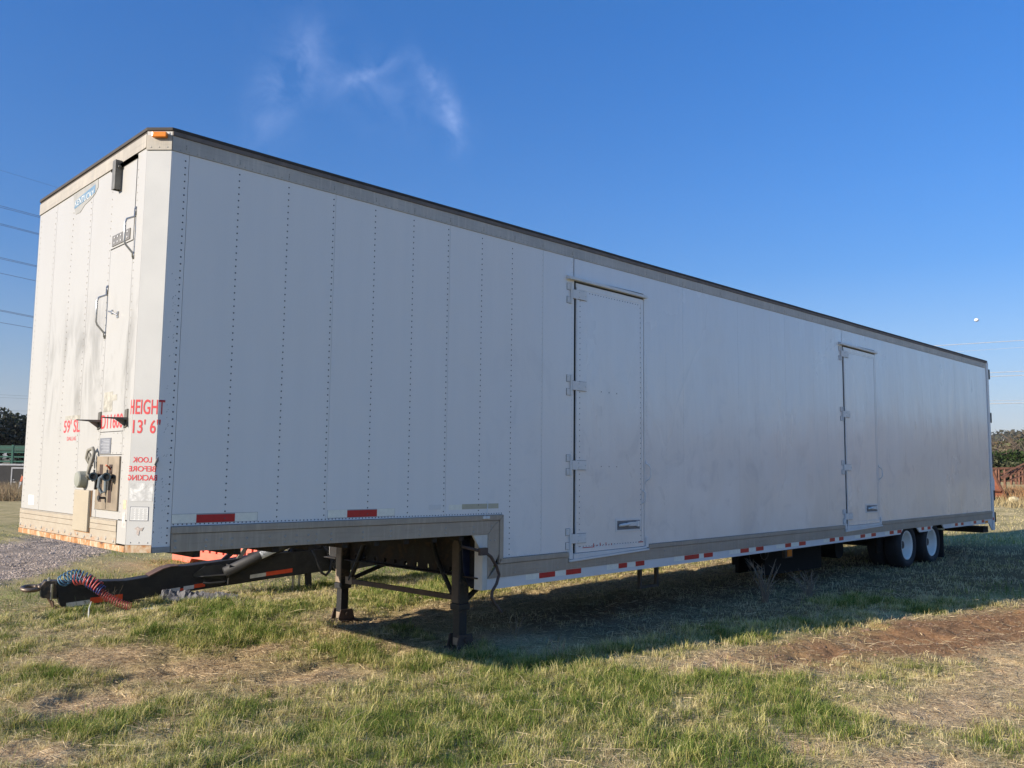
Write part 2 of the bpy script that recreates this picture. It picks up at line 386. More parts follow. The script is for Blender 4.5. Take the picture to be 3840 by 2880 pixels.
def covers(x, y, full=False):
    b = blobs(x, y, BARE); g = blobs(x, y, GREEN); n = fbm(x * 1.3, y * 1.3, 61, 4); n2 = fbm(x * 5, y * 5, 62, 3)
    soil = soilm(x, y); grv = gravelm(x, y)
    green = np.clip(.53 + .75 * g - .55 * b + (n - .5) * 1.9 + (n2 - .5) * .9, 0, 1)
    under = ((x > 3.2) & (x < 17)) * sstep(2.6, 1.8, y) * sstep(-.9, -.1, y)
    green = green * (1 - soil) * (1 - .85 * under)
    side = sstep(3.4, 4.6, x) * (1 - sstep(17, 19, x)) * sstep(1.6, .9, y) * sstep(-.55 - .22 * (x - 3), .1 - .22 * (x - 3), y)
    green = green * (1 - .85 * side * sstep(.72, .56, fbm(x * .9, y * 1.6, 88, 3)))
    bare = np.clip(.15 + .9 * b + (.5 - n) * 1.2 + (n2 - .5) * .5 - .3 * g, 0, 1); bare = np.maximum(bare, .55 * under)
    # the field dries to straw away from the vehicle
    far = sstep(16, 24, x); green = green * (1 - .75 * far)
    shade_tone = side  # mask traces the shade the trailer casts on the ground
    if full: return green, bare, soil, grv, shade_tone
    return green, bare, soil, grv
def axis(lo, hi, step, far_lo, far_hi):
    a = list(np.arange(lo, hi, step)); s = step; p = a[-1]
    while p < far_hi: s *= 1.13; p += s; a.append(p)
    s = step; p = a[0]; b = []
    while p > far_lo: s *= 1.13; p -= s; b.append(p)
    return np.array(b[::-1] + a)
gx = axis(-1.6, 11.5, .045, -600, 3700); gy = axis(-4.8, 5.0, .045, -600, 3500)
X, Y = np.meshgrid(gx, gy, indexing='ij'); Z = hgt(X, Y)
nx, ny = X.shape
me = bpy.data.meshes.new('ground')
idx = np.arange(nx * ny).reshape(nx, ny)
q = np.stack([idx[:-1, :-1], idx[1:, :-1], idx[1:, 1:], idx[:-1, 1:]], -1).reshape(-1, 4)
def np_mesh(me, V, F):
    nf, k = F.shape
    me.vertices.add(len(V)); me.vertices.foreach_set('co', np.ascontiguousarray(V, np.float32).ravel())
    me.loops.add(nf * k); me.loops.foreach_set('vertex_index', np.ascontiguousarray(F, np.int32).ravel())
    me.polygons.add(nf); me.polygons.foreach_set('loop_start', np.arange(nf, dtype=np.int32) * k)
    me.update(calc_edges=True)
np_mesh(me, np.stack([X, Y, Z], -1).reshape(-1, 3), q)
me.polygons.foreach_set('use_smooth', np.ones(len(q), bool))
gr_, ba_, so_, gv_, shd_ = covers(X, Y, True)
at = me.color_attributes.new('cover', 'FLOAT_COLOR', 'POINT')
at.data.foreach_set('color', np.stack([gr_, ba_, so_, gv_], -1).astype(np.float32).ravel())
at2 = me.attributes.new('shade_tone', 'FLOAT', 'POINT'); at2.data.foreach_set('value', shd_.astype(np.float32).ravel())
ground = bpy.data.objects.new('ground', me); COL.objects.link(ground)
tag(ground, 'rough pasture of green grass, straw and bare brown soil under the trailer', kind='structure')
def ground_mat():
    k = Mat('pasture soil and thatch'); a = k.attr('cover'); se = k.t.nodes.new('ShaderNodeSeparateColor'); k.L(a.outputs['Color'], se.inputs[0])
    G, B, So = se.outputs[0], se.outputs[1], se.outputs[2]; Gv = a.outputs['Alpha']
    geo = k.t.nodes.new('ShaderNodeNewGeometry'); k.tc = geo.outputs['Position']
    n1 = k.noise(3, 8, .65); n2 = k.noise(28, 6, .7); n3 = k.noise(120, 4, .7); nf = k.noise(.35, 8, .7)
    dirt = k.mix(k.rng(n2, .38, .62), (.26, .175, .11), (.66, .50, .33))
    straw = k.mix(k.rng(n3, .4, .6), (.30, .20, .115), (.86, .66, .42))
    thatch = k.mix(k.rng(n3, .4, .6), (.13, .115, .045), (.50, .46, .20))
    c = k.mix(B, thatch, straw); c = k.mix(k.math('MULTIPLY', k.rng(n1, .55, .7), .5), c, dirt)
    soilc = k.mix(k.rng(n2, .3, .7), (.16, .085, .042), (.40, .235, .125)); soilc = k.mix(k.rng(n1, .6, .75), soilc, (.56, .40, .24))
    c = k.mix(So, c, soilc)
    vo = k.t.nodes.new('ShaderNodeTexVoronoi'); vo.inputs['Scale'].default_value = 42; k.L(k.tc, vo.inputs['Vector'])
    grav = k.mix(k.rng(vo.outputs['Color'], .2, .8), (.21, .165, .13), (.50, .41, .33)); grav = k.mix(k.rng(k.noise(1.2, 4, .6, (.5, 1.6, 1)), .45, .7), grav, (.20, .16, .125))
    c = k.mix(Gv, c, grav)
    dk = k.rng(k.noise(6, 8, .75, dist=.4), .54, .64); c = k.mix(k.math('MULTIPLY', dk, .65), c, (.13, .085, .05))
    shd = k.attr('shade_tone'); c = k.mix(k.math('MULTIPLY', shd.outputs['Fac'], .75), c, k.mix(k.rng(n2, .35, .65), (.085, .05, .03), (.22, .14, .085)))  # ground colour darkened along the trailer's cast shadow
    # distance: dry gold field, then wooded country
    ge = k.t.nodes.new('ShaderNodeSeparateXYZ'); k.L(k.tc, ge.inputs[0])
    ln = k.t.nodes.new('ShaderNodeVectorMath'); ln.operation = 'LENGTH'; k.L(k.tc, ln.inputs[0]); D = ln.outputs['Value']
    field = k.mix(k.rng(k.noise(.9, 9, .75), .35, .65), (.26, .22, .10), (.58, .46, .25))
    c = k.mix(k.math('MULTIPLY', k.rng(D, 17, 26), k.math('SUBTRACT', 1, Gv)), c, field)
    wood = k.mix(k.rng(k.noise(.05, 10, .8), .4, .6), (.07, .07, .035), (.20, .17, .10)); wood = k.mix(k.rng(k.noise(.006, 6, .6), .56, .66), wood, (.22, .18, .10))
    c = k.mix(k.rng(D, 70, 130), c, wood)
    hb = k.math('ADD', k.math('MULTIPLY', n3, .4), k.math('MULTIPLY', n2, .8)); hb = k.math('ADD', hb, k.math('MULTIPLY', vo.outputs['Distance'], Gv))
    k.bump(hb, .55, .03)
    return k.set(c, .95, 0, .03)
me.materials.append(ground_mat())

# gravel lane stones (uncountable)
def in_view(x, y, z, mg=1.22):
    d = np.stack([x - CAM.x, y - CAM.y, z - CAM.z], -1); dep = d @ np.array(cf); u = d @ np.array(cr) / dep; v = d @ np.array(cu) / dep
    return (dep > 3.6) & (np.abs(u) < .588 * mg) & (np.abs(v) < .441 * mg + .05), dep
def tri_soup(name, V, F, C, mat, label):
    m = bpy.data.meshes.new(name); np_mesh(m, V, F)
    a = m.color_attributes.new('col', 'FLOAT_COLOR', 'POINT'); a.data.foreach_set('color', np.concatenate([C, np.ones((len(C), 1))], 1).astype(np.float32).ravel())
    m.materials.append(mat); o = bpy.data.objects.new(name, m); COL.objects.link(o); tag(o, label, kind='stuff'); return o
def leaf_mat(name, trans=.35, rough=.6):
    k = Mat(name); a = k.attr('col'); k.set(a.outputs['Color'], rough, 0, .12)
    tr = k.t.nodes.new('ShaderNodeBsdfTranslucent'); k.L(a.outputs['Color'], tr.inputs[0])
    ms = k.t.nodes.new('ShaderNodeMixShader'); ms.inputs[0].default_value = trans
    k.L(k.b.outputs[0], ms.inputs[1]); k.L(tr.outputs[0], ms.inputs[2]); k.L(ms.outputs[0], k.out.inputs[0]); return k.m
GRASSM = leaf_mat('grass blades', .38); LEAFM = leaf_mat('leaves', .25)

def sample(n, wfun, box):
    x = rng.uniform(box[0], box[1], n); y = rng.uniform(box[2], box[3], n); z = hgt(x, y)
    ok, dep = in_view(x, y, z); g, b, s, v = covers(x, y)
    p = wfun(x, y, dep, g, b, s, v)
    k = ok & (rng.rand(n) < p)
    return x[k], y[k], dep[k], g[k], b[k], s[k], v[k]
def blades(x, y, g, h, w, lean, tintn):
    n = len(x); z = hgt(x, y) - .005
    az = rng.uniform(0, 2 * np.pi, n); la = az + rng.normal(0, .6, n)
    sx, sy = np.cos(az + np.pi / 2), np.sin(az + np.pi / 2)
    dx, dy = np.cos(la) * lean, np.sin(la) * lean
    b0 = np.stack([x - sx * w / 2, y - sy * w / 2, z], -1); b1 = np.stack([x + sx * w / 2, y + sy * w / 2, z], -1)
    mh = h * .55; m_ = np.stack([x + dx * h * .35, y + dy * h * .35, z + mh], -1); of = np.stack([sx, sy, 0 * sx], -1) * (w * .38)[:, None]
    tip = np.stack([x + dx * h, y + dy * h, z + h * np.sqrt(np.clip(1 - (lean * .75) ** 2, .08, 1))], -1)
    V = np.stack([b0, b1, m_ + of, m_ - of, tip], 1).reshape(-1, 3)
    i = np.arange(n)[:, None] * 5
    F = np.concatenate([i + np.array([[0, 1, 2]]), i + np.array([[0, 2, 3]]), i + np.array([[3, 2, 4]])], 0)
    r = rng.rand(n)
    dry = np.clip(1.0 - g * 1.05 + (r - .5) * .9 + (tintn - .5) * 1.1 + .07, 0, 1)[:, None]
    gc = np.array([.135, .20, .036]) * (.75 + .6 * rng.rand(n))[:, None]; vc = (.55 + .6 * tintn)[:, None]; gc = gc * (.7 + .5 * tintn)[:, None]; yc = vc * np.array([.60, .53, .19]) * (.8 + .4 * rng.rand(n))[:, None]; sc = np.array([.74, .62, .37]) * (.7 + .5 * rng.rand(n))[:, None]
    c = np.where(dry < .5, gc * (1 - dry * 2) + yc * dry * 2, yc * (2 - dry * 2) + sc * (dry * 2 - 1))
    C = np.stack([c * .7, c * .7, c * 1.1, c * 1.1, np.minimum(c * 1.4, .9)], 1).reshape(-1, 3)
    return V, F, C
parts = []
def grass(n, box, wf, hs, ws, leanr, clump=0):
    x, y, dep, g, b, s, v = sample(n, wf, box)
    if clump:
        m = len(x); k = rng.randint(clump // 2, clump, m); i = np.repeat(np.arange(m), k); rad = rng.gamma(2., .019, len(i)); a = rng.uniform(0, 6.28, len(i))
        hh = (hs[0] + (hs[1] - hs[0]) * rng.rand(m))[i]; x = x[i] + rad * np.cos(a); y = y[i] + rad * np.sin(a); g = g[i]; dep = dep[i]; tn = (rng.rand(m))[i]
    else: hh = hs[0] + (hs[1] - hs[0]) * rng.rand(len(x)) ** 1.5; tn = fbm(x * 3, y * 3, 77, 2)
    m = len(x); h = hh * (.6 + .7 * rng.rand(m)) * (.5 + .7 * g); w = (ws[0] + (ws[1] - ws[0]) * rng.rand(m)) * np.clip(dep / 9, .75, 2.2)
    parts.append(blades(x, y, g, h, w, rng.uniform(leanr[0], leanr[1], m), tn))
ns = lambda g, b, s, v: (.14 + .86 * np.clip(g * 1.2, 0, 1)) * (1 - s) * (1 - v * .97)
NB = (-2.2, 9.5, -5.2, 4.5)
grass(300000, NB, lambda x, y, d, g, b, s, v: (.12 + .88 * ns(g, b, s, v)) * (1 - s * .96) * (1 - v) * (1 - .55 * b), (.02, .07), (.003, .0055), (.3, 1.25))
grass(25000, NB, lambda x, y, d, g, b, s, v: ns(g, b, s, v) * (1 - .8 * b) * (g > .18), (.035, .095), (.003, .0058), (.2, 1.1), 30)
grass(120000, (-2, 22, 2.5, 20), lambda x, y, d, g, b, s, v: (.25 + .75 * ns(g, b, s, v)) * (1 - v) * (1 - .7 * sstep(13, 20, d)), (.03, .08), (.004, .007), (.2, 1.1))
grass(60000, (9, 30, -5, 12), lambda x, y, d, g, b, s, v: (.5 + .3 * g) * (1 - s * .9) * (1 - .6 * sstep(20, 30, d)), (.05, .13), (.005, .009), (.1, .8))
grass(22000, (3.4, 17, -2.4, 2.2), lambda x, y, d, g, b, s, v: .75 * (1 - s) * (vnoise(x * 2.2, y * 2.6, 99) > .45), (.05, .15), (.004, .007), (.2, 1.0))
def join(parts):
    V = []; F = []; C = []; o = 0
    for v, f, c in parts: V.append(v); F.append(f + o); C.append(c); o += len(v)
    return np.concatenate(V), np.concatenate(F), np.concatenate(C)
tri_soup('grass', *join(parts), GRASSM, 'short green and dry yellow pasture grass growing around the trailer')
# straw: cut stems lying on the soil
x, y, dep, g, b, s, v = sample(560000, lambda x, y, d, g, b, s, v: (.3 + .7 * b) * (1 - .82 * s) * (1 - v) * (1 - .7 * ((x > 3.2) & (x < 17)) * sstep(1.7, 1.1, y) * sstep(-1.4 - .15 * (x - 3), -.9 - .15 * (x - 3), y)) * np.clip(1.2 - d / 16, .1, 1), (-2.2, 12, -5.2, 6))
n = len(x); L = rng.gamma(2.2, .02, n) + .015; az = rng.uniform(0, np.pi, n); w = rng.uniform(.0016, .0038, n) * np.clip(dep / 8, .8, 2); el = rng.normal(0, .16, n)
zz = hgt(x, y) + .004 + rng.rand(n) * .016; ux, uy = np.cos(az), np.sin(az)
c_ = np.stack([x, y, zz], -1); u_ = np.stack([ux, uy, el], -1) * (L / 2)[:, None]; w_ = np.stack([-uy, ux, rng.normal(0, .5, n)], -1) * (w / 2)[:, None]
V = np.stack([c_ - u_ - w_, c_ - u_ + w_, c_ + u_ + w_, c_ + u_ - w_], 1).reshape(-1, 3); i = np.arange(n)[:, None] * 4
F = np.concatenate([i + np.array([[0, 1, 2]]), i + np.array([[0, 2, 3]])], 0)
cc = np.array([.72, .58, .36]) * (.4 + 1.0 * rng.rand(n))[:, None]; cc = np.where((rng.rand(n) < .3)[:, None], cc * np.array([.55, .5, .5]), cc)
tri_soup('straw_litter', V, F, np.repeat(cc, 4, 0), GRASSM, 'loose cut straw and dead stems lying on the bare patches')
# long pale stems
x, y, dep, g, b, s, v = sample(2200, lambda x, y, d, g, b, s, v: .5 * (1 - v) + 0 * x, (-1.5, 10, -4.5, 4))
mb = MB()
for k in range(min(len(x), 420)):
    a = random.uniform(0, 6.28); l = random.uniform(.12, .34); z0 = float(hgt(x[k], y[k])) + .012; p = Vector((x[k], y[k], z0)); up = random.choice([0.02, .05, .25]) * l
    q_ = p + Vector((math.cos(a) * l, math.sin(a) * l, up)); mid = (p + q_) / 2 + Vector((random.uniform(-.02, .02), random.uniform(-.02, .02), .012))
    mb.tube([p, mid, q_], [.0022, .0018, .001], 3)
o = mb.build('dry_stems', simple('pale dry stem', (.45, .36, .22), .8)); tag(o, 'long pale dead grass stems scattered over the turf', kind='stuff')
# clods and pebbles in soil and gravel
def stones(name, n, wf, box, rr, mat, label):
    x, y, dep, g, b, s, v = sample(n, wf, box); V = []; F = []
    base = np.array([(1, 0, 0), (-.5, .87, 0), (-.5, -.87, 0), (.2, .1, .75)])
    n = len(x); R = rng.uniform(rr[0], rr[1], n) * np.where(rng.rand(n) < .06, 2.0, 1); a = rng.uniform(0, 6.28, n); ca, sa = np.cos(a), np.sin(a)
    bb = base[None] * (.7 + .6 * rng.rand(n, 4, 1)); xx = (bb[:, :, 0] * ca[:, None] - bb[:, :, 1] * sa[:, None]) * R[:, None] + x[:, None]; yy = (bb[:, :, 0] * sa[:, None] + bb[:, :, 1] * ca[:, None]) * R[:, None] + y[:, None]
    z_ = bb[:, :, 2] * R[:, None] + hgt(x, y)[:, None] - .001
    V = np.stack([xx, yy, z_], -1).reshape(-1, 3); i = np.arange(n)[:, None] * 4
    F = np.concatenate([i + np.array([[0, 1, 3]]), i + np.array([[1, 2, 3]]), i + np.array([[2, 0, 3]])], 0)
    c = np.repeat(mat[0] * (.6 + .8 * rng.rand(n))[:, None], 4, 0)
    tri_soup(name, V, F, c, mat[1], label)
STONEM = leaf_mat('stones', 0, .9)
stones('soil_clods', 26000, lambda x, y, d, g, b, s, v: s * .7 + .05 * b, (3.5, 13, -5, 1), (.004, .014), (np.array([.32, .20, .13]), STONEM), 'crumbled brown soil clods in the bare wheel ruts')
stones('gravel', 110000, lambda x, y, d, g, b, s, v: v * .9, (-2, 9, 4, 20), (.009, .02), (np.array([.46, .37, .295]), STONEM), 'grey gravel spread along the lane beyond the trailer')

# ------------------------------------------------------------------ the drop-deck trailer
C1, C2, TW, TL = .119, .1255, 2.59, 16.70
T = empty('drop_deck_trailer', (3, 1.3, 0), 'long white enclosed drop-deck semi trailer standing unhitched on its landing legs in the grass', 'semi trailer')
def outline(inset=0, x1=TL):
    i = inset; k = i * .414
    return [(i * .5, i), (-C1 + i, C2 + k), (-C1 + i, TW - C2 - k), (i * .5, TW - i), (x1 - i, TW - i), (x1 - i, i)]
mb = MB(); mb.prism(outline(.012), 1.10, 3.88); mb.prism([(3.03, .012), (3.03, TW - .012), (TL - .012, TW - .012), (TL - .012, .012)], .86, 1.0995)
mb.build('inner_shell', simple('dark seam shell', (.14, .145, .15), .8), T)
mb = MB(); e = .012; mb.prism([(-e * .5, -e), (-C1 - e, C2 - e * .4), (-C1 - e, TW - C2 + e * .4), (-e * .5, TW + e), (TL + e, TW + e), (TL + e, -e)], 3.905, 3.93)
mb.build('roof', ROOF, T, bevel=.006)
rb = lambda x: .645 + .0096 * (x - 3); rt = lambda x: .810 + .0084 * (x - 3)
ZT = 3.768
def panel_z0(x): return 1.208 if x < 3.19 else rt(x) + .003
def spanel(x0, x1, name='side_panel', y0=0, y1=.009, z1=ZT, mat=PAINT, par=T, z0a=None, z0b=None, lab=None):
    g = .0018
    m = MB(); g = .0012 if x0 < 5 else .0004; m.slab(x0 + g, x1 - g, y0, y1, panel_z0(x0 + .01) if z0a is None else z0a, z1, panel_z0(x1 - .01) if z0b is None else z0b, z1)
    return m.build(name, mat, par, label=lab)
# corner sheet reaches down past the rail
MB().box(.001, .1235, 0, .009, 1.075, ZT).build('corner_sheet', PAINT, T)
for a, b in ((.1255, 1.322), (1.322, 2.508)): spanel(a, b)
m = MB(); g = .0018; m.extr([(2.508 + g, 0, 1.208), (3.195, 0, 1.208), (3.195, 0, rt(3.2) + .003), (3.705 - g, 0, rt(3.7) + .003), (3.705 - g, 0, ZT), (2.508 + g, 0, ZT)], (0, .009, 0)); m.build('side_panel', PAINT, T)
spanel(3.705, 4.163)
seams = [5.322, 6.07, 7.27, 8.47, 9.67, 10.195]
for a, b in zip(seams[:-1], seams[1:]): spanel(a, b)
seams = [11.345, 12.45, 13.65, 14.85, 16.05, 16.62]
for a, b in zip(seams[:-1], seams[1:]): spanel(a, b)
# far side and rear
MB().box(.001, TL - .03, TW - .009, TW, 1.075, 3.9).build('far_side_wall', SKIRT, T)
MB().box(3.03, TL - .03, TW - .01, TW - .001, .66, 1.074).build('far_lower_wall', SKIRT, T)
# top rail: flat web with a lip above
m = MB(); m.box(.001, TL - .02, -.006, .010, ZT + .002, 3.872); m.build('top_rail', TOPRAIL, T)
m = MB(); m.box(.001, TL - .02, -.013, .010, 3.874, 3.904); m.build('roof_lip', simple('brown roof lip', (.16, .13, .11), .7, 0, .3, 9), T)
# bottom rails of the upper deck and of the drop
m = MB()
m.extr([(.127, -.012, 1.036), (3.006, -.012, 1.036), (3.09, -.012, 1.12), (3.142, -.012, 1.156), (.127, -.012, 1.156)], (0, .03, 0))
m.build('upper_deck_rail', RAIL, T, bevel=.002)
m = MB(); m.extr([(.127, -.020, 1.159), (3.144, -.020, 1.159), (3.19, -.020, 1.205), (.127, -.020, 1.205)], (0, .035, 0)); m.build('upper_rail_flange', RAIL, T, bevel=.003)
m = MB(); m.extr([(3.009, -.012, 1.034), (3.09, -.012, 1.117), (3.142, -.012, 1.153), (3.142, -.012, .852), (3.009, -.012, .648)], (0, .03, 0)); m.build('drop_rail', RAIL, T, bevel=.002)
m = MB(); m.extr([(3.145, -.020, 1.156), (3.192, -.020, 1.203), (3.192, -.020, .815), (3.145, -.020, .770)], (0, .035, 0)); m.build('drop_rail_flange', RAIL, T, bevel=.003)
def lrail(x0, x1, lo=None):
    m = MB(); m.slab(x0, x1, -.012, .018, rb(x0), rt(x0) - .048, rb(x1), rt(x1) - .048); m.build('lower_deck_rail', RAIL, T, bevel=.002)
m = MB(); m.extr([(3.012, -.012, .645), (4.08, -.012, rb(4.08)), (4.08, -.012, rt(4.08) - .048), (3.146, -.012, rt(3.146) - .05), (3.146, -.012, .766)], (0, .03, 0)); m.build('lower_deck_rail', RAIL, T)
MB().slab(4.08, 5.378, -.012, .018, rb(4.08), .718, rb(5.378), .766).build('lower_deck_rail', RAIL, T)
lrail(5.378, 10.11); MB().slab(10.11, 11.41, -.012, .018, rb(10.11), .795, rb(11.41), .835).build('lower_deck_rail', RAIL, T); lrail(11.41, 16.62)
for a, b in ((3.149, 4.08), (5.378, 10.11), (11.41, 16.62)):
    m = MB(); m.slab(a, b, -.020, .015, rt(a) - .045, rt(a) - .001, rt(b) - .045, rt(b) - .001); m.build('lower_rail_flange', RAIL, T, bevel=.003)
# white skirt boards, with the cut-outs for the wheels
sk = lambda x: .540 + .0125 * (x - 3)
m = MB(); m.extr([(3.009, -.004, .545), (3.009, -.004, .642), (12.16, -.004, rb(12.16) - .002), (12.24, -.004, rb(12.24) - .002), (12.12, -.004, sk(12.12))], (0, .02, 0)); m.build('skirt_board', SKIRT, T)
m = MB(); m.extr([(12.80, -.004, rb(12.8) - .002), (13.52, -.004, rb(13.5) - .002), (13.40, -.004, rb(13.4) - .085), (12.93, -.004, rb(12.9) - .085)], (0, .02, 0)); m.build('skirt_board', SKIRT, T)
m = MB(); m.extr([(13.95, -.004, rb(14) - .002), (16.60, -.004, rb(16.6) - .002), (16.60, -.004, .56), (16.42, -.004, .69), (14.05, -.004, .675)], (0, .02, 0)); m.build('skirt_board', SKIRT, T)
m = MB(); m.box(2.948, 3.007, -.006, .10, .545, 1.034); m.extr([(2.946, -.006, 1.034), (2.83, -.006, 1.034), (2.946, -.006, .87)], (0, .02, 0)); m.build('drop_corner_post', simple('chipped white post', (.62, .60, .55), .5, 0, .08, 6, ((.22, .12, .07), .62)), T)
MB().box(16.63, 16.75, -.012, .03, .55, 3.9).build('rear_corner_post', SKIRT, T, bevel=.004)
MB().box(16.68, 16.74, .04, TW - .01, .70, 3.88).build('rear_door', SKIRT, T)
for z in (3.66, 2.78, 1.95, 1.23, .80):
    m = MB(); m.box(16.752, 16.80, -.016, .02, z - .09, z + .09); m.cyl((16.79, -.01, z - .1), (16.79, -.01, z + .1), .016, 8); m.build('rear_hinge', DARKGREY, T)
m = MB(); m.extr([(16.752, .0, 1.12), (16.86, .0, 1.16), (16.88, .0, 1.52), (16.80, .0, 1.62), (16.752, .0, 1.62)], (0, .02, 0)); m.build('rear_flap', SKIRT, T)
m = MB(); m.box(16.4, 16.7, .1, TW - .1, .50, .62); m.build('rear_bumper', BLACK, T)

# underside
m = MB()
m.box(.0, 3.0, .05, TW - .05, 1.052, 1.09)
for x_ in np.arange(.3, 3.0, .3): m.box(x_, x_ + .05, .03, TW - .03, .99, 1.05)
for x_ in np.arange(3.3, 16.4, .36): m.box(x_, x_ + .05, .03, TW - .03, .76, .855)
for y_ in (.85, 1.7): m.box(3.1, 16.3, y_, y_ + .07, .62, .76)
m.box(12.0, 14.1, .7, .78, .45, .66); m.box(12.0, 14.1, 1.75, 1.83, .45, .66)
m.cyl((12.53, .2, .456), (12.53, TW - .2, .456), .06, 12); m.cyl((13.60, .2, .456), (13.60, TW - .2, .456), .06, 12)
m.build('underframe', UNDER, T)
# riser wall at the drop, its lower flange pierced by holes
m = MB(); m.box(3.0, 3.02, .05, TW - .05, .735, 1.05)
holes = [(.49 + .17 * i) for i in range(11)]; ys = [.05]; r = .02
for h in holes: ys += [h - r, h + r]
ys.append(TW - .05)
for a, b in zip(ys[0::2], ys[1::2]): m.box(3.0, 3.02, a, b, .668, .708)
m.box(3.0, 3.02, .05, TW - .05, .708, .735); m.box(3.0, 3.02, .05, TW - .05, .640, .668); m.box(2.93, 2.999, .05, TW - .05, .640, .652)
m.build('riser_beam', UNDER, T)

# landing gear
def leg(y, near):
    p = []
    m = MB(); m.box(2.905, 3.015, y - .055, y + .055, .40, 1.05); m.box(2.895, 3.025, y - .065, y + .065, .345, .40); up = m.build('leg_tube', LEGM, T, bevel=.006)
    fp = MB(); fp.box(2.898, 2.904, y - .045, y + .05, .41, .93); fp.extr([(2.898, y - .045, .93), (2.898, y + .05, .93), (2.898, y, 1.0)], (.006, 0, 0)); fp.build('scraped_face', simple('worn brown leg face', (.10, .075, .055), .7, 0, .4, 6) if near else LEGW, up)
    m = MB(); m.box(2.915, 3.005, y - .045, y + .045, .03, .345); lo = m.build('leg_slide', LEGM if near else BLACK, T, bevel=.005)
    if near is not None: MB().box(2.911, 2.9145, y - .04, y + .035, .035, .10).build('worn_patch', LEGW, lo)
    m = MB()
    for s_ in (-1, 1): m.extr([(2.86, y + s_ * .06, 0.0), (3.08, y + s_ * .06, 0.0), (3.045, y + s_ * .06, .13), (2.90, y + s_ * .06, .13)], (0, s_ * .012, 0))
    m.box(2.84, 3.10, y - .10, y + .10, -.01, .018); m.cyl((2.97, y - .09, .085), (2.97, y + .09, .085), .02, 10)
    ft = m.build('leg_foot', simple('rusty foot steel', (.075, .05, .038), .8, 0, .4, 9), T)
leg(.30, True); leg(2.20, False)
for nme in ('leg_foot', 'leg_foot.001'): bpy.data.objects[nme].location.z += .0
m = MB(); m.extr([(3.018, .235, 1.04), (3.16, .235, .82), (3.19, .235, .55), (3.05, .235, .53), (3.018, .235, .60)], (0, .03, 0)); m.extr([(2.90, .225, .98), (3.05, .225, .98), (3.17, .225, .80), (3.17, .225, .57), (3.0, .225, .55), (2.93, .225, .7)], (0, .008, 0)); m.build('gear_plate', NAVY, T)
m = MB(); m.bar((2.955, .37, .445), (2.955, 2.12, .43), .035, .045); m.build('cross_bar', simple('brown cross bar', (.10, .065, .045), .7, 0, .4, 5), T)
m = MB(); m.tube([(2.955, 2.06, .44), (2.955, 1.75, .95)], .026, 8); m.build('leg_brace', LEGM, T)
m = MB(); m.tube([(2.955, .40, .47), (2.955, .62, .75), (2.955, .74, 1.0)], .022, 8); m.build('leg_brace', BLACK, T)
m = MB(); m.bar((3.02, .3, .42), (3.75, .55, .70), .03, .04); m.build('rear_brace', BLACK, T)
m = MB(); m.bar((3.02, 2.2, .42), (3.75, 2.0, .70), .03, .04); m.build('rear_brace', BLACK, T)
m = MB(); m.box(2.935, 2.975, 2.00, 2.12, .40, .475); m.build('brace_lug', LEGW, T)
# crank handle hanging outside the skirt
m = MB(); m.tube([(2.80, .1, .93), (2.86, -.03, .905), (2.93, -.06, .885), (3.0, -.062, .84), (3.07, -.062, .75), (3.10, -.062, .678), (3.07, -.062, .60), (3.02, -.062, .54), (3.01, -.062, .485), (3.05, -.062, .43), (3.14, -.062, .345)], .0145, 8)
m.box(2.86, 2.95, -.075, -.045, .86, .925); m.build('crank_handle', simple('rusty crank', (.085, .06, .05), .6, .2, .4, 12), T, smooth=False)

# wheels: two axles, one dual wheel a side
def wheel(xc, yo, sgn, ri=.222):
    w = MB(); R_ = .38; prof = [(.03, ri + .01), (.012, ri + .03), (.0, .29), (.004, .335), (.03, .368), (.06, R_), (.21, R_), (.24, .368), (.262, .335), (.262, ri)]
    w.lathe((xc, yo, .456), (0, sgn, 0), prof, 48)
    for k in range(3):
        pass
    tyre = w.build('tyre', RUBBER, None, smooth=True)
    w2 = MB(); w2.lathe((xc, yo, .456), (0, sgn, 0), [(.035, ri - .012), (.018, ri + .006), (.022, ri + .016), (.034, ri + .014)], 48)
    w2.lathe((xc, yo, .456), (0, sgn, 0), [(.03, ri - .004), (.05, ri - .018), (.12, ri - .022), (.15, ri - .045), (.19, ri - .06), (.20, .12), (.185, .09), (.185, .0)], 48)
    rim = w2.build('rim', RIM, None, smooth=True)
    w3 = MB(); w3.cyl((xc, yo + sgn * .185, .456), (xc, yo + sgn * .09, .456), .075, 20, .062); hub = w3.build('hub', DARKGREY, None)
    wb = MB()
    for k in range(8): a = k * math.pi / 4; p = Vector((xc + .10 * math.cos(a), yo + sgn * .182, .456 + .10 * math.sin(a))); wb.cyl(p, p - Vector((0, sgn * .03, 0)), .012, 6)
    nuts = wb.build('wheel_nuts', DARKGREY, None, kind='stuff')
    r = MB(); return tyre, rim, hub, nuts
first = None
def add_wheel(xc, yo, sgn):
    t, r_, h_, n_ = wheel(xc, yo, sgn)
    t.name = 'wheel'; t.parent = T; t.matrix_parent_inverse = world_inv(T)
    for c_ in (r_, h_, n_): c_.parent = t; c_.matrix_parent_inverse = world_inv(t)
for xc in (12.53, 13.60): add_wheel(xc, .035, 1); add_wheel(xc, TW - .035, -1)
for xc in (12.53, 13.60):
    for yo in (.335, TW - .335 - .25): MB().lathe((xc, yo, .456), (0, 1, 0), [(.0, .1), (.0, .33), (.03, .37), (.22, .37), (.25, .33), (.25, .1)], 40).build('inner_tyre', RUBBER, T, smooth=True)
for y_ in (.06, TW - .6): MB().box(14.16, 14.175, y_, y_ + .54, .16, .66).build('mud_flap', RUBBER, T)
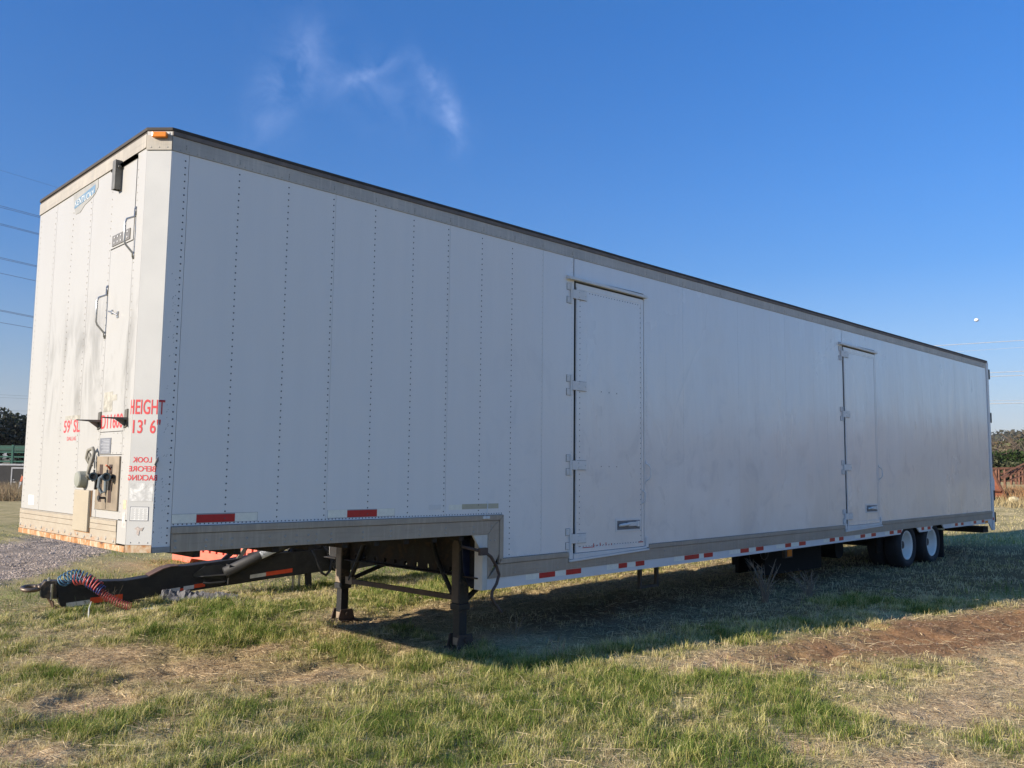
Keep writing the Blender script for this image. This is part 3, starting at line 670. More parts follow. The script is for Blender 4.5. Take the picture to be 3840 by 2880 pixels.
m = MB(); m.box(14.0, 14.16, .03, .12, .655, .675); m.build('flap_bracket', simple('cream bracket', (.62, .58, .40), .5), T)
# step bracket, box, light, chain
m = MB(); m.box(5.83, 5.87, .45, .49, .30, .70); m.box(6.15, 6.19, .45, .49, .30, .70); m.box(5.83, 6.19, .45, .49, .27, .30); m.build('hanging_step', DARKGREY, T)
m = MB(); m.box(12.05, 12.10, .35, .39, .36, .70); m.box(12.42, 12.46, .35, .39, .36, .70); m.box(12.05, 12.46, .35, .39, .33, .36); m.build('hanging_step', UNDER, T)
m = MB(); m.box(8.75, 8.95, .2, .26, .46, .60); ml = m.build('marker_light', DARKGREY, T, bevel=.01); MB().box(8.79, 8.91, .192, .199, .48, .57).build('lens', AMBER, ml)
m = MB()
for i in range(15):
    a = math.pi * (i / 14.); p = Vector((8.45 - .11 * math.cos(a), .35, .56 - .11 * math.sin(a))); a2 = a + .12
    d_ = Vector((math.sin(a), 0, -math.cos(a))) * .012; m.tube([p - d_, p + d_ + Vector((0, .004 * (-1) ** i, 0))], .006, 5)
m.build('chain', DARKGREY, T)
for x_, y_ in ((9.4, .9), (9.4, 1.6)):
    pass
m = MB(); m.box(8.9, 10.6, .6, .64, .18, .75); m.box(9.2, 11.8, 1.2, 1.26, .14, .75); m.box(9.5, 10.4, .62, 1.5, .22, .7); m.cyl((11.0, .5, .45), (11.0, 1.2, .45), .15, 16); m.build('under_box', simple('shade-black steel', (.006, .006, .006), .9), T)  # near-black colour carries the deep shade beneath the deck

# the long roof edge is not dead straight
for nme in ('roof', 'roof_lip', 'top_rail'):
    o_ = bpy.data.objects[nme]; bm = bmesh.new(); bm.from_mesh(o_.data)
    for xc in np.arange(.35, 16.5, .35): bmesh.ops.bisect_plane(bm, geom=bm.verts[:] + bm.edges[:] + bm.faces[:], plane_co=(xc, 0, 0), plane_no=(1, 0, 0))
    for v in bm.verts:
        if v.co.z > 3.8 and v.co.y < 1 and .2 < v.co.x < 16.6: n_ = float(vnoise(np.array(v.co.x * 1.4), np.array(.5), 33)) - .5; v.co.z += n_ * .010; v.co.y += n_ * .006
    bm.to_mesh(o_.data); bm.free()
# front corner (chamfer) and front wall
nrm = Vector((-C2, -C1, 0)).normalized(); tdir = Vector((C1, -C2, 0)).normalized(); P0 = Vector((-C1, C2, 0)); CW = math.hypot(C1, C2)
def fold(s_, z, off=0.):   # s: 0..CW on the chamfer, <0 on the front wall, >CW on the side wall
    if s_ < 0: return Vector((-C1 - off, C2 - s_, z))
    if s_ > CW: return Vector((s_ - CW, -off, z))
    return P0 + tdir * s_ + nrm * off + Vector((0, 0, z))
def chbox(s0, s1, z0, z1, o0, o1, name, mat, par=T, label=None, bevel=0):
    a, b = P0 + tdir * s0, P0 + tdir * s1; p = []
    for z in (z0, z1):
        for q_, o_ in ((a, o1), (b, o1), (b, o0), (a, o0)): p.append(q_ + nrm * o_ + Vector((0, 0, z)))
    return MB().hexa(p).build(name, mat, par, label=label, bevel=bevel)
cmat = FRONT
chbox(.0005, CW - .0005, 1.09, ZT, -.01, 0, 'corner_panel', CORNER)
chbox(-.002, CW + .002, ZT + .003, 3.875, -.01, .008, 'corner_top_rail', FTOP)
chbox(-.001, CW + .001, 3.876, 3.904, -.01, .004, 'corner_lip', WHITEF)
a_ = chbox(.045, .145, 3.852, 3.888, .008, .04, 'marker_light', AMBER, bevel=.006); chbox(.035, .155, 3.845, 3.895, .002, .0079, 'light_base', WHITEF)
chbox(-.001, CW + .001, 1.04, 1.088, -.012, .006, 'corner_bumper', LIP)
MB().box(.001, .124, -.006, .01, 1.038, 1.074).build('corner_foot', simple('scuffed foot', (.30, .30, .30), .5, 0, .3, 10, ((.08, .06, .05), .6)), T)
FX = -C1
def fbox(y0, y1, z0, z1, d0, d1, name, mat, par=T, label=None, bevel=0):   # d: distance out from the front wall
    return MB().box(FX - d1, FX - d0, y0, y1, z0, z1).build(name, mat, par, label=label, bevel=bevel)
fy0, fy1 = C2 + .001, TW - C2 - .001; g = .0018
fbox(fy0, .278 - g, 1.20 + .05, 3.785, -.012, 0, 'front_panel', FRONT)
for a, b in ((.705, 1.14), (1.14, 1.99), (1.99, fy1)): fbox(a + g, b - g, 1.245, 3.785, -.012, 0, 'front_panel', FRONT)
fbox(.278 + g, .705 - g, 1.845, 3.165, -.012, 0, 'access_panel', FRONT)
hatch = fbox(.278 + g, .705 - g, 3.172, 3.765, -.008, .004, 'vent_hatch', FRONT)
fbox(.278 + g, .705 - g, 1.685, 1.84, -.012, 0, 'access_panel', FRONT); fbox(.278 + g, .705 - g, 1.245, 1.685 - .005, -.012, -.001, 'access_panel', FRONT)
fbox(.33, .66, 3.185, 3.262, .0045, .010, 'hinge_strip', simple('grey hinge strip', (.20, .19, .175), .5, .3, .2, 9), hatch)
for yy_ in (.37, .43, .49, .55, .61):
    for zz_ in (3.205, 3.243): fbox(yy_ - .006, yy_ + .006, zz_ - .006, zz_ + .006, .0101, .0135, 'strip_rivet', RIVW, hatch); fbox(.278, .73, 3.755, 3.775, .0, .022, 'drip_edge', FTOP)
fbox(fy0, fy1, 3.79, 3.885, -.01, .008, 'front_top_rail', FTOP); fbox(fy0, fy1, 3.887, 3.904, -.01, .002, 'front_lip', ROOF)
fbox(fy0, .285, 1.09, 1.242, -.012, .001, 'lower_panel', FRONT)
for z0, z1 in ((1.205, 1.242), (1.165, 1.202), (1.082, 1.162)): fbox(.29, fy1, z0, z1, -.012, .004 if z1 < 1.2 else .0065, 'lower_band', BAND)
fbox(fy0, fy1, 1.040, 1.079, -.014, .010, 'bottom_lip', LIP, bevel=.004)
chb = MB(); 
chb.hexa([(-C1, TW - C2 + .001, 1.04), (-C1 + .01, TW - C2 + .001, 1.04), (.01, TW - .01, 1.04), (.0, TW, 1.04), (-C1, TW - C2 + .001, 3.9), (-C1 + .01, TW - C2 + .001, 3.9), (.01, TW - .01, 3.9), (.0, TW, 3.9)])
chb.build('far_corner_panel', FRONT, T)

# rivets and bolts (too small and too many to pick apart)
rd, rw, bt, rf = MB(), MB(), MB(), MB()
for xr in (.100, .503, .905, 1.304, 1.705, 2.103, 2.490, 2.895, 3.282):
    z = 1.25 if xr < 3.2 else .84
    if xr == .100: z = 1.10
    while z < 3.74:
        rd.dome((xr, -.0001, z), (0, -1, 0), .0062, .0045); z += .0485
xs_ = [3.695, 4.13] + [5.37, 5.73, 6.07] + [6.47, 6.87, 7.27, 7.67, 8.07, 8.47, 8.87, 9.27, 9.67, 10.05] + [11.42, 11.8, 12.2, 12.45, 12.85, 13.25, 13.65, 14.05, 14.45, 14.85, 15.25, 15.65, 16.05, 16.45]
for xr in xs_:
    z = rt(xr) + .04
    while z < 3.74:
        if xr < 4.5 or float(vnoise(np.array(xr * 3.1), np.array(z * 1.9), 71)) > .42: rw.dome((xr + random.uniform(-.0015, .0015), -.0001, z), (0, -1, 0), .0058, .0035 if xr < 4.5 else .0024, 5)
        z += .052
z = 1.216; xr = .14
while xr < 3.18: rd.dome((xr, -.0001, z + .003), (0, -1, 0), .0055, .004, 5); xr += .031
z = 1.2
while z > .83: rw.dome((3.205, -.0001, z), (0, -1, 0), .0045, .0035, 4); z -= .024
for a, b in ((3.21, 4.09), (5.39, 10.1), (11.42, 16.6)):
    xr = a
    while xr < b: rw.dome((xr, -.0001, rt(xr) + .012), (0, -1, 0), .005, .004, 4); xr += .034
for xr in (.155, .37, .48, .56, .67, .85, .975, 1.07, 1.17, 1.24, 1.37, 1.66, 1.93, 2.23, 2.51, 2.83):
    for z in (1.062, 1.105): bt.dome((xr, -.0121, z), (0, -1, 0), .011, .006, 7)
for xr, z in ((3.03, .7), (3.06, .68), (3.04, .98), (3.09, .98), (3.05, 1.11), (3.05, 1.08)): bt.dome((xr, -.0121, z), (0, -1, 0), .010, .006, 7)
xr = 3.35
while xr < 16.5:
    if 4.05 < xr < 5.4 or 10.1 < xr < 11.45: bt.dome((xr, -.0121, rb(xr) + .035), (0, -1, 0), .008, .005, 6)
    else:
        for dz in (.028, .075): bt.dome((xr, -.0121, rb(xr) + dz), (0, -1, 0), .009, .005, 6)
    xr += .29
xr = .06
while xr < 16.5: bt.dome((xr, -.0061, 3.785), (0, -1, 0), .0055, .004, 5); xr += .06
for xr in [.10 + .401 * i for i in range(9)] + xs_:
    for dz in (.80, .81, .825): bt.dome((xr, -.0061, 3 + dz), (0, -1, 0), .0055, .004, 5)
for yr in (2.41, 1.99 + .03, 1.57, 1.14 + .03):
    z = 1.30
    while z < 3.74: rf.dome((FX - .0001, yr, z), (-1, 0, 0), .006, .0045, 5); z += .0485
for yr in (.73, .255):
    z = 1.30
    while z < 3.72: rf.dome((FX - .0001, yr, z), (-1, 0, 0), .0055, .004, 5); z += .055
yr = .31
while yr < 2.4: rf.dome((FX - .0066, yr, 1.236), (-1, 0, 0), .0055, .004, 4); yr += .026
for yr in np.arange(.33, 2.45, .14): bt.dome((FX - .0045, yr, 1.10 + .012 * ((int(yr * 50)) % 2)), (-1, 0, 0), .013, .007, 7)
for s_ in (.03, .087, .145): p = P0 + tdir * s_ + nrm * .0001; rf.dome(p + Vector((0, 0, 1.105)), nrm, .0055, .004, 5); rf.dome(p + nrm * .008 + Vector((0, 0, 3.79)), nrm, .005, .004, 5)
for yr, zz_ in [(.3, 1.83), (.37, 1.83), (.44, 1.83), (.3, 1.76), (.3, 1.695), (.37, 1.695), (.44, 1.695), (.47, 1.76), (.69, 1.83), (.69, 1.76)]: rf.dome((FX - .0001, yr, zz_), (-1, 0, 0), .005, .004, 5)
for k, (m_, mm, nme) in enumerate(((rd, RIVD, 'dark_rivets'), (rw, RIVW, 'painted_rivets'), (bt, BOLT, 'bolt_heads'), (rf, simple('front rivet', (.42, .41, .38), .5), 'front_rivets'))):
    m_.build(nme, mm, T, kind='stuff')

# side doors
def door(x0, x1, dz, lab):
    zb0, zb1 = .803 + dz, .815 + dz; zt = 3.515
    d = MB().slab(x0 + .012, x1 - .006, -.006, .006, zb0, zt, zb1, zt - .01).build('side_door', PAINT, T, label=lab, bevel=.002)
    MB().box(x0 - .02, x1 + .012, .0, .009, 3.575, ZT).build('header_panel', PAINT, T)
    fr = MB(); fr.box(x0 + .003, x0 + .009, -.003, .006, zb0, 3.53); fr.box(x1 - .0055, x1 - .0005, -.001, .004, zb1, 3.51); fr.box(x0 + .012, x1 - .006, -.001, .004, 3.5155, 3.5225); fr.build('jamb_gap', simple('black rubber seal', (.02, .02, .022), .7), T)
    MB().box(x0 + .010, x0 + .024, -.016, -.0065, zb0, 3.47).build('edge_strip', WHITE, d)
    fm_ = MB()
    for a, b, c, e in ((x0 + .026, x0 + .058, zb0 + .02, 3.50), (x1 - .05, x1 - .012, zb0 + .03, 3.49)): fm_.box(a, b, -.0095, -.0062, c, e)
    fm_.box(x0 + .058, x1 - .05, -.0095, -.0062, 3.455, 3.50); fm_.slab(x0 + .03, x1 - .012, -.0125, -.0097, zb0 + .001, zb0 + .045, zb1 + .001, zb1 + .045)
    fm_.build('frame_trim', PAINT, d, bevel=.001)
    MB().box(x1 + .001, x1 + .014, -.0055, -.0002, zb1, 3.52).build('jamb_strip', WHITE, T)
    db = MB(); db.slab(x0 - .125, x1 + .03, -.045, -.0005, 3.535, 3.565, 3.520, 3.550); db.slab(x0 - .125, x1 + .03, -.016, -.0006, 3.566, 3.576, 3.551, 3.561); db.build('drip_rail', WHITE, T, bevel=.003)
    sl_ = MB(); sl_.slab(x0 - .085, x1 + .06, -.030, .012, .722 + dz * .9, .745 + dz * .9, .770 + dz * .75, .79 + dz * .75); sl_.slab(x0 - .02, x1 + .02, -.024, .005, .748 + dz * .9, .799 + dz, .793 + dz * .75, .812 + dz)
    sl_.box(x0 - .085, x0 - .03, -.02, .012, .75 + dz, .835 + dz); sl_.box(x1 + .018, x1 + .06, -.02, .012, .80 + dz * .7, .91 + dz * .8)
    sl_.build('door_sill', WHITE, T, bevel=.003)
    for i, z in enumerate((3.395, 2.463, 1.668, .945)):
        z += dz * (0.2, .7, .8, .9)[i]
        h = MB(); h.box(x0 - .118, x0 - .070, -.008, -.0003, z + .035, z + .10); h.box(x0 - .118, x0 - .070, -.008, -.0003, z - .10, z - .035)
        h.cyl((x0 - .058, -.012, z - .103), (x0 - .058, -.012, z + .103), .0115, 10)
        h.hexa([(x0 - .046, -.020, z - .045), (x0 + .17, -.020, z - .045), (x0 + .17, -.0128, z - .045), (x0 - .046, -.0128, z - .045), (x0 - .046, -.020, z + .045), (x0 + .17, -.020, z + .045), (x0 + .17, -.0128, z + .045), (x0 - .046, -.0128, z + .045)])
        for p in ((x0 - .10, .085), (x0 - .10, .05), (x0 - .10, -.05), (x0 - .10, -.085)): h.dome((p[0], -.008, z + p[1]), (0, -1, 0), .008, .005, 6)
        for p in ((x0 + .05, .025), (x0 + .05, -.025), (x0 + .15, 0)): h.dome((p[0], -.020, z + p[1]), (0, -1, 0), .009, .006, 6)
        hg = h.build('hinge', WHITE, d)
        q_ = MB(); q_.box(x0 - .121, x0 - .067, -.0028, -.0002, z + .032, z + .103); q_.box(x0 - .121, x0 - .067, -.0028, -.0002, z - .103, z - .032); q_.box(x0 - .043, x0 + .173, -.0127, -.0105, z - .0485, z + .0485); q_.build('hinge_shade_edge', simple('painted hinge shade', (.12, .12, .13), .7), d)  # dark backing outline stands in for the shade around each hinge
    r_ = MB(); z = zb0 + .06
    while z < 3.44: r_.dome((x0 + .075, -.0063, z), (0, -1, 0), .0055, .004, 5); r_.dome((x1 - .062, -.0063, z + .01), (0, -1, 0), .0055, .004, 5); z += .055
    xx_ = x0 + .09
    while xx_ < x1 - .08: r_.dome((xx_, -.0063, 3.435), (0, -1, 0), .0055, .004, 5); r_.dome((xx_, -.0063, zb0 + .06), (0, -1, 0), .0055, .004, 5); xx_ += .045
    for k in (.36, .47, .58): r_.dome((x0 + k * 1.15, -.0063, 2.43), (0, -1, 0), .007, .004, 5); r_.dome((x0 + k * 1.15, -.0063, 1.66), (0, -1, 0), .006, .004, 5)
    r_.build('door_rivets', RIVW if dz else RIVD, d, kind='stuff')
    # recessed latch: frame, dark tray, T handle
    lx0, lx1, lz0, lz1 = x0 + .645, x1 - .06, .985 + dz * .8, 1.115 + dz * .8
    l = MB(); l.box(lx0, lx1, -.0125, -.0064, lz1 - .018, lz1); l.box(lx0, lx1, -.0125, -.0064, lz0, lz0 + .018); l.box(lx0, lx0 + .022, -.0124, -.0064, lz0 + .018, lz1 - .018); l.box(lx1 - .022, lx1, -.0124, -.0064, lz0 + .018, lz1 - .018)
    L_ = l.build('latch', WHITE, d)
    MB().box(lx0 + .022, lx1 - .022, -.0075, -.0063, lz0 + .018, lz1 - .018).build('latch_tray', simple('shaded latch tray', (.16, .17, .19), .5), d)
    zc = (lz0 + lz1) / 2; h = MB(); h.tube([(lx0 + .05, -.022, zc), (lx0 + .12, -.024, zc + .004), (lx0 + .22, -.022, zc + .01)], [.013, .016, .014], 8); h.box(lx0 + .2, lx1 - .06, -.026, -.009, zc - .012, zc + .03); h.box(lx1 - .09, lx1 - .05, -.03, -.009, zc - .02, zc + .038)
    h.build('latch_handle', WHITE, d)
    hp = MB(); xh = x1 + .045; z0, z1 = 1.51 + dz * .6, 1.70 + dz * .6
    hp.tube([(xh, -.004, z1), (xh + .01, -.03, z1 - .02), (xh + .022, -.045, z1 - .05), (xh + .022, -.045, z0 + .05), (xh + .01, -.03, z0 + .02), (xh, -.004, z0)], .0085, 8); hp.box(xh - .015, xh + .015, -.006, -.0003, z1 - .01, z1 + .03); hp.box(xh - .015, xh + .015, -.006, -.0003, z0 - .03, z0 + .01)
    hp.build('grab_handle', SKIRT, T)
    if not dz:
        hp = MB(); xh = x1 - .035; z0, z1 = 1.27, 1.41
        hp.tube([(xh, -.006, z1), (xh + .012, -.04, z1 - .025), (xh + .012, -.04, z0 + .03), (xh, -.008, z0)], .0075, 8); hp.build('grab_handle', SKIRT, d)
        rm = MB(); rm.box(x0 + .12, x0 + .30, -.0135, -.0128, zb0 + .043, zb0 + .05); rm.box(x1 - .11, x1 - .03, -.0135, -.0128, zb1 + .043, zb1 + .052)
        for i in range(7): xq = x0 + .3 + i * .045 + random.uniform(-.01, .01); rm.box(xq, xq + .012, -.0068, -.0062, zb0 + .05, zb0 + .055 + random.random() * .03)
        rm.build('red_paint_chips', RED, d, kind='stuff')
    return d
door(4.172, 5.310, 0, 'side door nearer the front with red chips along its bottom edge')
door(10.205, 11.335, .055, 'side door farther back just ahead of the wheels')

# reflective tape, plates and decals on the side
def splate(x0, x1, z0, z1, name, mat, off=.0012, z0b=None, z1b=None, y=0.):
    return MB().slab(x0, x1, y - off, y - .0001, z0, z1, z0 if z0b is None else z0b, z1 if z1b is None else z1b).build(name, mat, T)
for a_, b_ in ((.1275, .7535), (1.3355, 1.9745)): splate(a_, b_, 1.2235, 1.2885, 'tape_edge', simple('tape edge grime', (.36, .36, .37), .6), .0006)
splate(.128, .297, 1.226, 1.286, 'white_tape', TAPEW); splate(.297, .579, 1.226, 1.280, 'red_tape', RED); splate(.579, .751, 1.226, 1.286, 'white_tape', TAPEW)
splate(1.338, 1.514, 1.228, 1.288, 'white_tape', TAPEW); splate(1.514, 1.797, 1.228, 1.282, 'red_tape', RED); splate(1.797, 1.972, 1.228, 1.288, 'white_tape', TAPEW)
splate(2.33, 2.46, 1.268, 1.310, 'lamp_plate', SKIRT, .003); splate(2.55, 2.70, 1.262, 1.305, 'white_tape', TAPEW); splate(2.70, 3.14, 1.264, 1.308, 'yellowed_tape', TAPEY)
m = MB(); m.tube([(2.96, -.012, 1.20), (2.975, -.03, 1.24), (2.99, -.02, 1.30), (2.985, -.012, 1.33)], .004, 5); m.build('wire', WHITE, T)
m = MB(); m.box(2.93, 2.965, -.034, -.021, 1.175, 1.198); m.box(2.972, 3.005, -.034, -.021, 1.175, 1.198); m.dome((2.947, -.034, 1.186), (0, -1, 0), .008); m.dome((2.988, -.034, 1.186), (0, -1, 0), .008); m.build('connector', WHITE, T)
tp = [(3.52, 3.677, 3.90, 4.06, 4.28)]
for a, b, c, d_, e in [(3.50, 3.677, 3.90, 4.055, 4.28), (4.68, 4.869, 5.012, 5.157, 5.311), (5.86, 6.057, 6.351, 6.45, 6.641), (7.0, 7.251, 7.45, 7.62, 7.807), (8.13, 8.362, 8.52, 8.74, 8.926),
                       (9.45, 9.637, 9.80, 9.93, 10.075), (10.45, 10.637, 10.80, 11.02, 11.185), (11.52, 11.70, 11.86, 12.0, 12.17), (12.87, 13.0, 13.12, 13.27, 13.41), (14.4, 14.577, 14.72, 14.88, 15.015), (15.4, 15.55, 15.704, 16.0, 16.156)]:
    for (p, q_, nme, mt) in ((a, b, 'white_tape', TAPEW), (b, c, 'red_tape', RED), (c, d_, 'white_tape', TAPEW), (d_, e, 'red_tape', RED)):
        splate(p, q_, rb(p) - .056, rb(p) - .006, nme, mt, .0012, rb(q_) - .056, rb(q_) - .006, -.004)
splate(16.2, 16.36, .70, .745, 'amber_reflector', AMBER, .004, y=-.004)
splate(16.64, 16.70, .745, .80, 'red_tape', RED, .002, y=-.012)

# lettering
def text_mesh(body, bold=.012):
    cu_ = bpy.data.curves.new('t', 'FONT'); cu_.body = body; cu_.size = 1; cu_.offset = bold; cu_.resolution_u = 5; cu_.align_x = 'LEFT'
    o_ = bpy.data.objects.new('t', cu_); m_ = bpy.data.meshes.new_from_object(o_); bpy.data.objects.remove(o_); bpy.data.curves.remove(cu_)
    V = np.array([v.co[:] for v in m_.vertices]); F = [tuple(p.vertices) for p in m_.polygons]; bpy.data.meshes.remove(m_)
    V[:, 0] -= V[:, 0].min(); V[:, 1] -= V[:, 1].min(); return V, F, V[:, 0].max(), V[:, 1].max()
def lettering(body, s0, s1, z0, z1, name, mat, par=T, mirror=False, fn=None, off=.0014, cuts=(0, CW), bold=.012, hide=None):
    V, F, w, h = text_mesh(body, bold)
    u = V[:, 0] / w; u = 1 - u if mirror else u
    P = [(s0 + a * (s1 - s0), b / h * (z1 - z0) + z0, 0) for a, b in zip(u, V[:, 1])]
    bm = bmesh.new(); vv = [bm.verts.new(p) for p in P]
    for f in F:
        try: bm.faces.new([vv[i] for i in f])
        except ValueError: pass
    for c in cuts:
        if s0 < c < s1: bmesh.ops.bisect_plane(bm, geom=bm.verts[:] + bm.edges[:] + bm.faces[:], plane_co=(c, 0, 0), plane_no=(1, 0, 0))
    fn = fn or (lambda a, b: fold(a, b, off))
    bm.verts.index_update()
    out = []
    vs2 = []; fs2 = []
    for f in bm.faces:
        cx = sum(v.co.x for v in f.verts) / len(f.verts); n0 = len(vs2)
        for v in f.verts:
            a = v.co.x
            # keep every face wholly on its own plane at the fold
            if cx < 0: a = min(a, -1e-5)
            elif cx > CW and fn.__defaults__ is None: a = max(a, CW + 1e-5) if cuts else a
            vs2.append(tuple(fn(a, v.co.y)))
        fs2.append(tuple(range(n0, len(vs2))))
    bm.free()
    mm = bpy.data.meshes.new(name); mm.from_pydata(vs2, [], fs2); mm.update(); mm.materials.append(mat)
    o_ = bpy.data.objects.new(name, mm); COL.objects.link(o_); o_.parent = par; o_.matrix_parent_inverse = world_inv(par); return o_
lettering('HEIGHT', -.035, .2165, 1.95, 2.05, 'height_lettering', REDTXT)
lettering("13' 6\"", .006, .192, 1.823, 1.916, 'clearance_lettering', REDTXT)
lettering('LOOK', .018, .146, 1.630, 1.667, 'warning_lettering', REDTXT, mirror=True, bold=.016)
lettering('BEFORE', -.008, .178, 1.570, 1.607, 'warning_lettering', REDTXT, mirror=True, bold=.016)
lettering('BACKING', -.016, .188, 1.511, 1.549, 'warning_lettering', REDTXT, mirror=True, bold=.016)
ff = lambda a, b, c=0: Vector((FX - .0014, a, b))
def fl(body, y_left, y_right, z0, z1, name='number_lettering', mat=REDTXT, bold=.012, off=.0014, par=T, fn=None):
    f = fn or (lambda a, b, c=0: Vector((FX - off, y_left - a, b)))
    return lettering(body, 0, y_left - y_right, z0, z1, name, mat, par, fn=f, cuts=(), bold=bold)
fl("59' SL", 1.49, 1.13, 1.855, 1.955); fl('D11600', .69, .29, 1.865, 1.965); fl('DALLAS', 1.40, 1.20, 1.795, 1.825, bold=0)
# maker's plaque, state-shaped, with a blue band
m = MB(); pts = [(1.60, 3.785), (1.05, 3.785), (1.04, 3.72), (1.10, 3.68), (1.20, 3.655), (1.32, 3.64), (1.42, 3.60), (1.52, 3.605), (1.55, 3.65), (1.58, 3.70)]
m.extr([(FX - .003, a, b) for a, b in pts], (.0025, 0, 0)); pq = m.build('maker_plaque', simple('worn grey plaque', (.30, .295, .27), .5, 0, .12, 9), T)
m = MB(); m.extr([(FX - .0042, a, b) for a, b in ((1.555, 3.655), (1.10, 3.69), (1.10, 3.755), (1.555, 3.72))], (.0011, 0, 0)); m.build('blue_band', simple('faded blue band', (.12, .21, .31), .5, 0, .25, 30, ((.5, .5, .46), .64)), pq)
fl('KENTUCKY', 1.545, 1.12, 3.672, 3.722, 'plaque_lettering', simple('plaque white', (.62, .62, .58), .5), -.004, .0052, pq)
# plates, decals and fittings of the front
sn = simple('weathered sticker', (.34, .325, .28), .6, 0, .35, 22, ((.25, .24, .2), .55))
fbox(.50, .665, 1.985, 2.125, .0002, .0014, 'torn_sticker', sn); fbox(1.14, 1.47, 1.955, 1.985, .0002, .0012, 'torn_sticker', sn); fbox(.42, .50, 2.06, 2.10, .0002, .0012, 'torn_sticker', sn)
pl = fbox(.48, .685, 1.69, 1.80, .001, .004, 'rating_plate', simple('grey data plate', (.22, .23, .26), .4, .3, .15, 40))
for i in range(9): fbox(.50, .665 - (i * 37 % 5) * .012, 1.70 + i * .0105, 1.7035 + i * .0105, .0042, .0048, 'print_line', simple('plate print', (.42, .43, .45), .5), pl)
fbox(.152, .205, 1.20, 1.30, .0002, .0014, 'faded_decal', simple('faded decal', (.50, .47, .44), .6, 0, .35, 30)); fbox(.15, .20, 1.32, 1.38, .0002, .0014, 'faded_decal', simple('rust stained decal', (.60, .42, .28), .6, 0, .35, 25))
fbox(2.12, 2.27, 1.28, 1.36, .0002, .0012, 'torn_sticker', simple('grey scuff sticker', (.62, .62, .58), .6, 0, .3, 18, ((.8, .79, .76), .5)))
chbox(.010, .165, 1.375, 1.492, .0003, .0013, 'peeled_sticker', simple('peeled sticker residue', (.48, .48, .47), .6, 0, .35, 18, ((.72, .72, .70), .48)))
st = chbox(.019, .144, 1.246, 1.339, .0003, .0014, 'data_sticker', simple('sticker frame', (.06, .065, .10), .5)); chbox(.0225, .1405, 1.2495, 1.3355, .0016, .0022, 'sticker_face', simple('sticker paper', (.68, .68, .66), .5), st)
m = MB()
for col_ in range(4):
    for i in range(15):
        s0 = .028 + col_ * .028; a, b = P0 + tdir * s0 + nrm * .0025, P0 + tdir * (s0 + .018 + .004 * ((i * 7) % 3)) + nrm * .0025; z = 1.256 + i * .005
        m.add([a + Vector((0, 0, z)), b + Vector((0, 0, z)), b + Vector((0, 0, z + .0022)), a + Vector((0, 0, z + .0022))], [(0, 1, 2, 3)])
m.build('sticker_print', simple('sticker print grey', (.34, .34, .34), .6), st)
m = MB(); m.extr([fold(a, b, .0012) for a, b in ((.055, 1.195), (.075, 1.21), (.092, 1.198), (.118, 1.205), (.105, 1.18), (.09, 1.185), (.085, 1.15), (.07, 1.16), (.072, 1.185))], nrm * .001); m.build('torn_scar', simple('paint scar', (.42, .36, .32), .7, 0, .4, 40), T)
m = MB()
for i in range(46):
    z = random.uniform(1.12, 1.72); a = Vector((random.uniform(.0005, .006), -.0004, z)); l = random.uniform(.006, .02); m.add([a, a + Vector((random.uniform(.002, .008), 0, l * .4)), a + Vector((random.uniform(-.0, .004), 0, l))], [(0, 1, 2)])
for i in range(60):
    a = Vector((random.uniform(.04, .085), -.0004, random.uniform(1.1, 3.0))); l = random.uniform(.004, .014); m.add([a, a + Vector((.006, 0, l * .6)), a + Vector((.0045, 0, l * .9)), a + Vector((-.001, 0, l * .1))], [(0, 1, 2, 3)])
m.build('paint_scratches', simple('scratch grey', (.13, .14, .16), .7), T, kind='stuff')
m = MB(); m.tube([(.012, -.006, 1.665), (.004, -.012, 1.645), (-.006, -.008, 1.62), (.003, -.012, 1.60)], [.004, .010, .008, .004], 6); m.build('torn_edge', simple('torn alloy', (.18, .17, .16), .5, .4, .4, 40), T)
# connection box
cb = fbox(.285, .70, 1.302, 1.672, .0005, .012, 'connection_plate', TAN, bevel=.003)
for a, b in ((.575, .635), (.395, .455)): fbox(a, b, 1.355, 1.615, .0121, .0135, 'slot', simple('dark slot', (.05, .03, .022), .8), cb)
fbox(.482, .488, 1.31, 1.665, .0121, .014, 'seam_bead', simple('dark bead', (.10, .08, .06), .7), cb)
def gladhand(y, name='air_coupler'):
    ax_ = Vector((-.55, -.83, -.04)).normalized(); c = Vector((FX - .048, y - .01, 1.532)); m = MB(); m.tube([c + ax_ * -.03, c + ax_ * -.012, c + ax_ * .028], [.018, .027, .029], 14); m.tube([(FX - .012, y, 1.535), (FX - .03, y, 1.533), c + ax_ * -.022], [.016, .017, .018], 10)
    o_ = m.build(name, simple('black coupler', (.012, .016, .022), .35, 0, .2), T)
    MB().lathe(c, ax_, [(.0285, .0295), (.036, .0295), (.036, .020), (.0285, .020)], 18).build('coupler_ring', simple('navy ring', (.03, .05, .07), .35), o_)
    MB().cyl(c + ax_ * .029, c + ax_ * .030, .0195, 14).build('coupler_bore', simple('bore black', (.004, .004, .005), .6), o_)
    mm = MB(); mm.bar((FX - .03, y, 1.51), (FX - .03, y + .012, 1.44), .018, .012); mm.bar((FX - .04, y + .02, 1.545), (FX - .035, y + .04, 1.575), .012, .012); mm.build('coupler_lever', DARKGREY, o_)
gladhand(.635); gladhand(.385)
m = MB(); m.tube([(FX - .02, .50, 1.545), (FX - .05, .515, 1.52), (FX - .055, .515, 1.46), (FX - .035, .505, 1.42), (FX - .018, .49, 1.43), (FX - .02, .485, 1.50), (FX - .02, .50, 1.545)], .012, 8); m.build('plug_lever', simple('grey plug', (.16, .19, .21), .45), T)
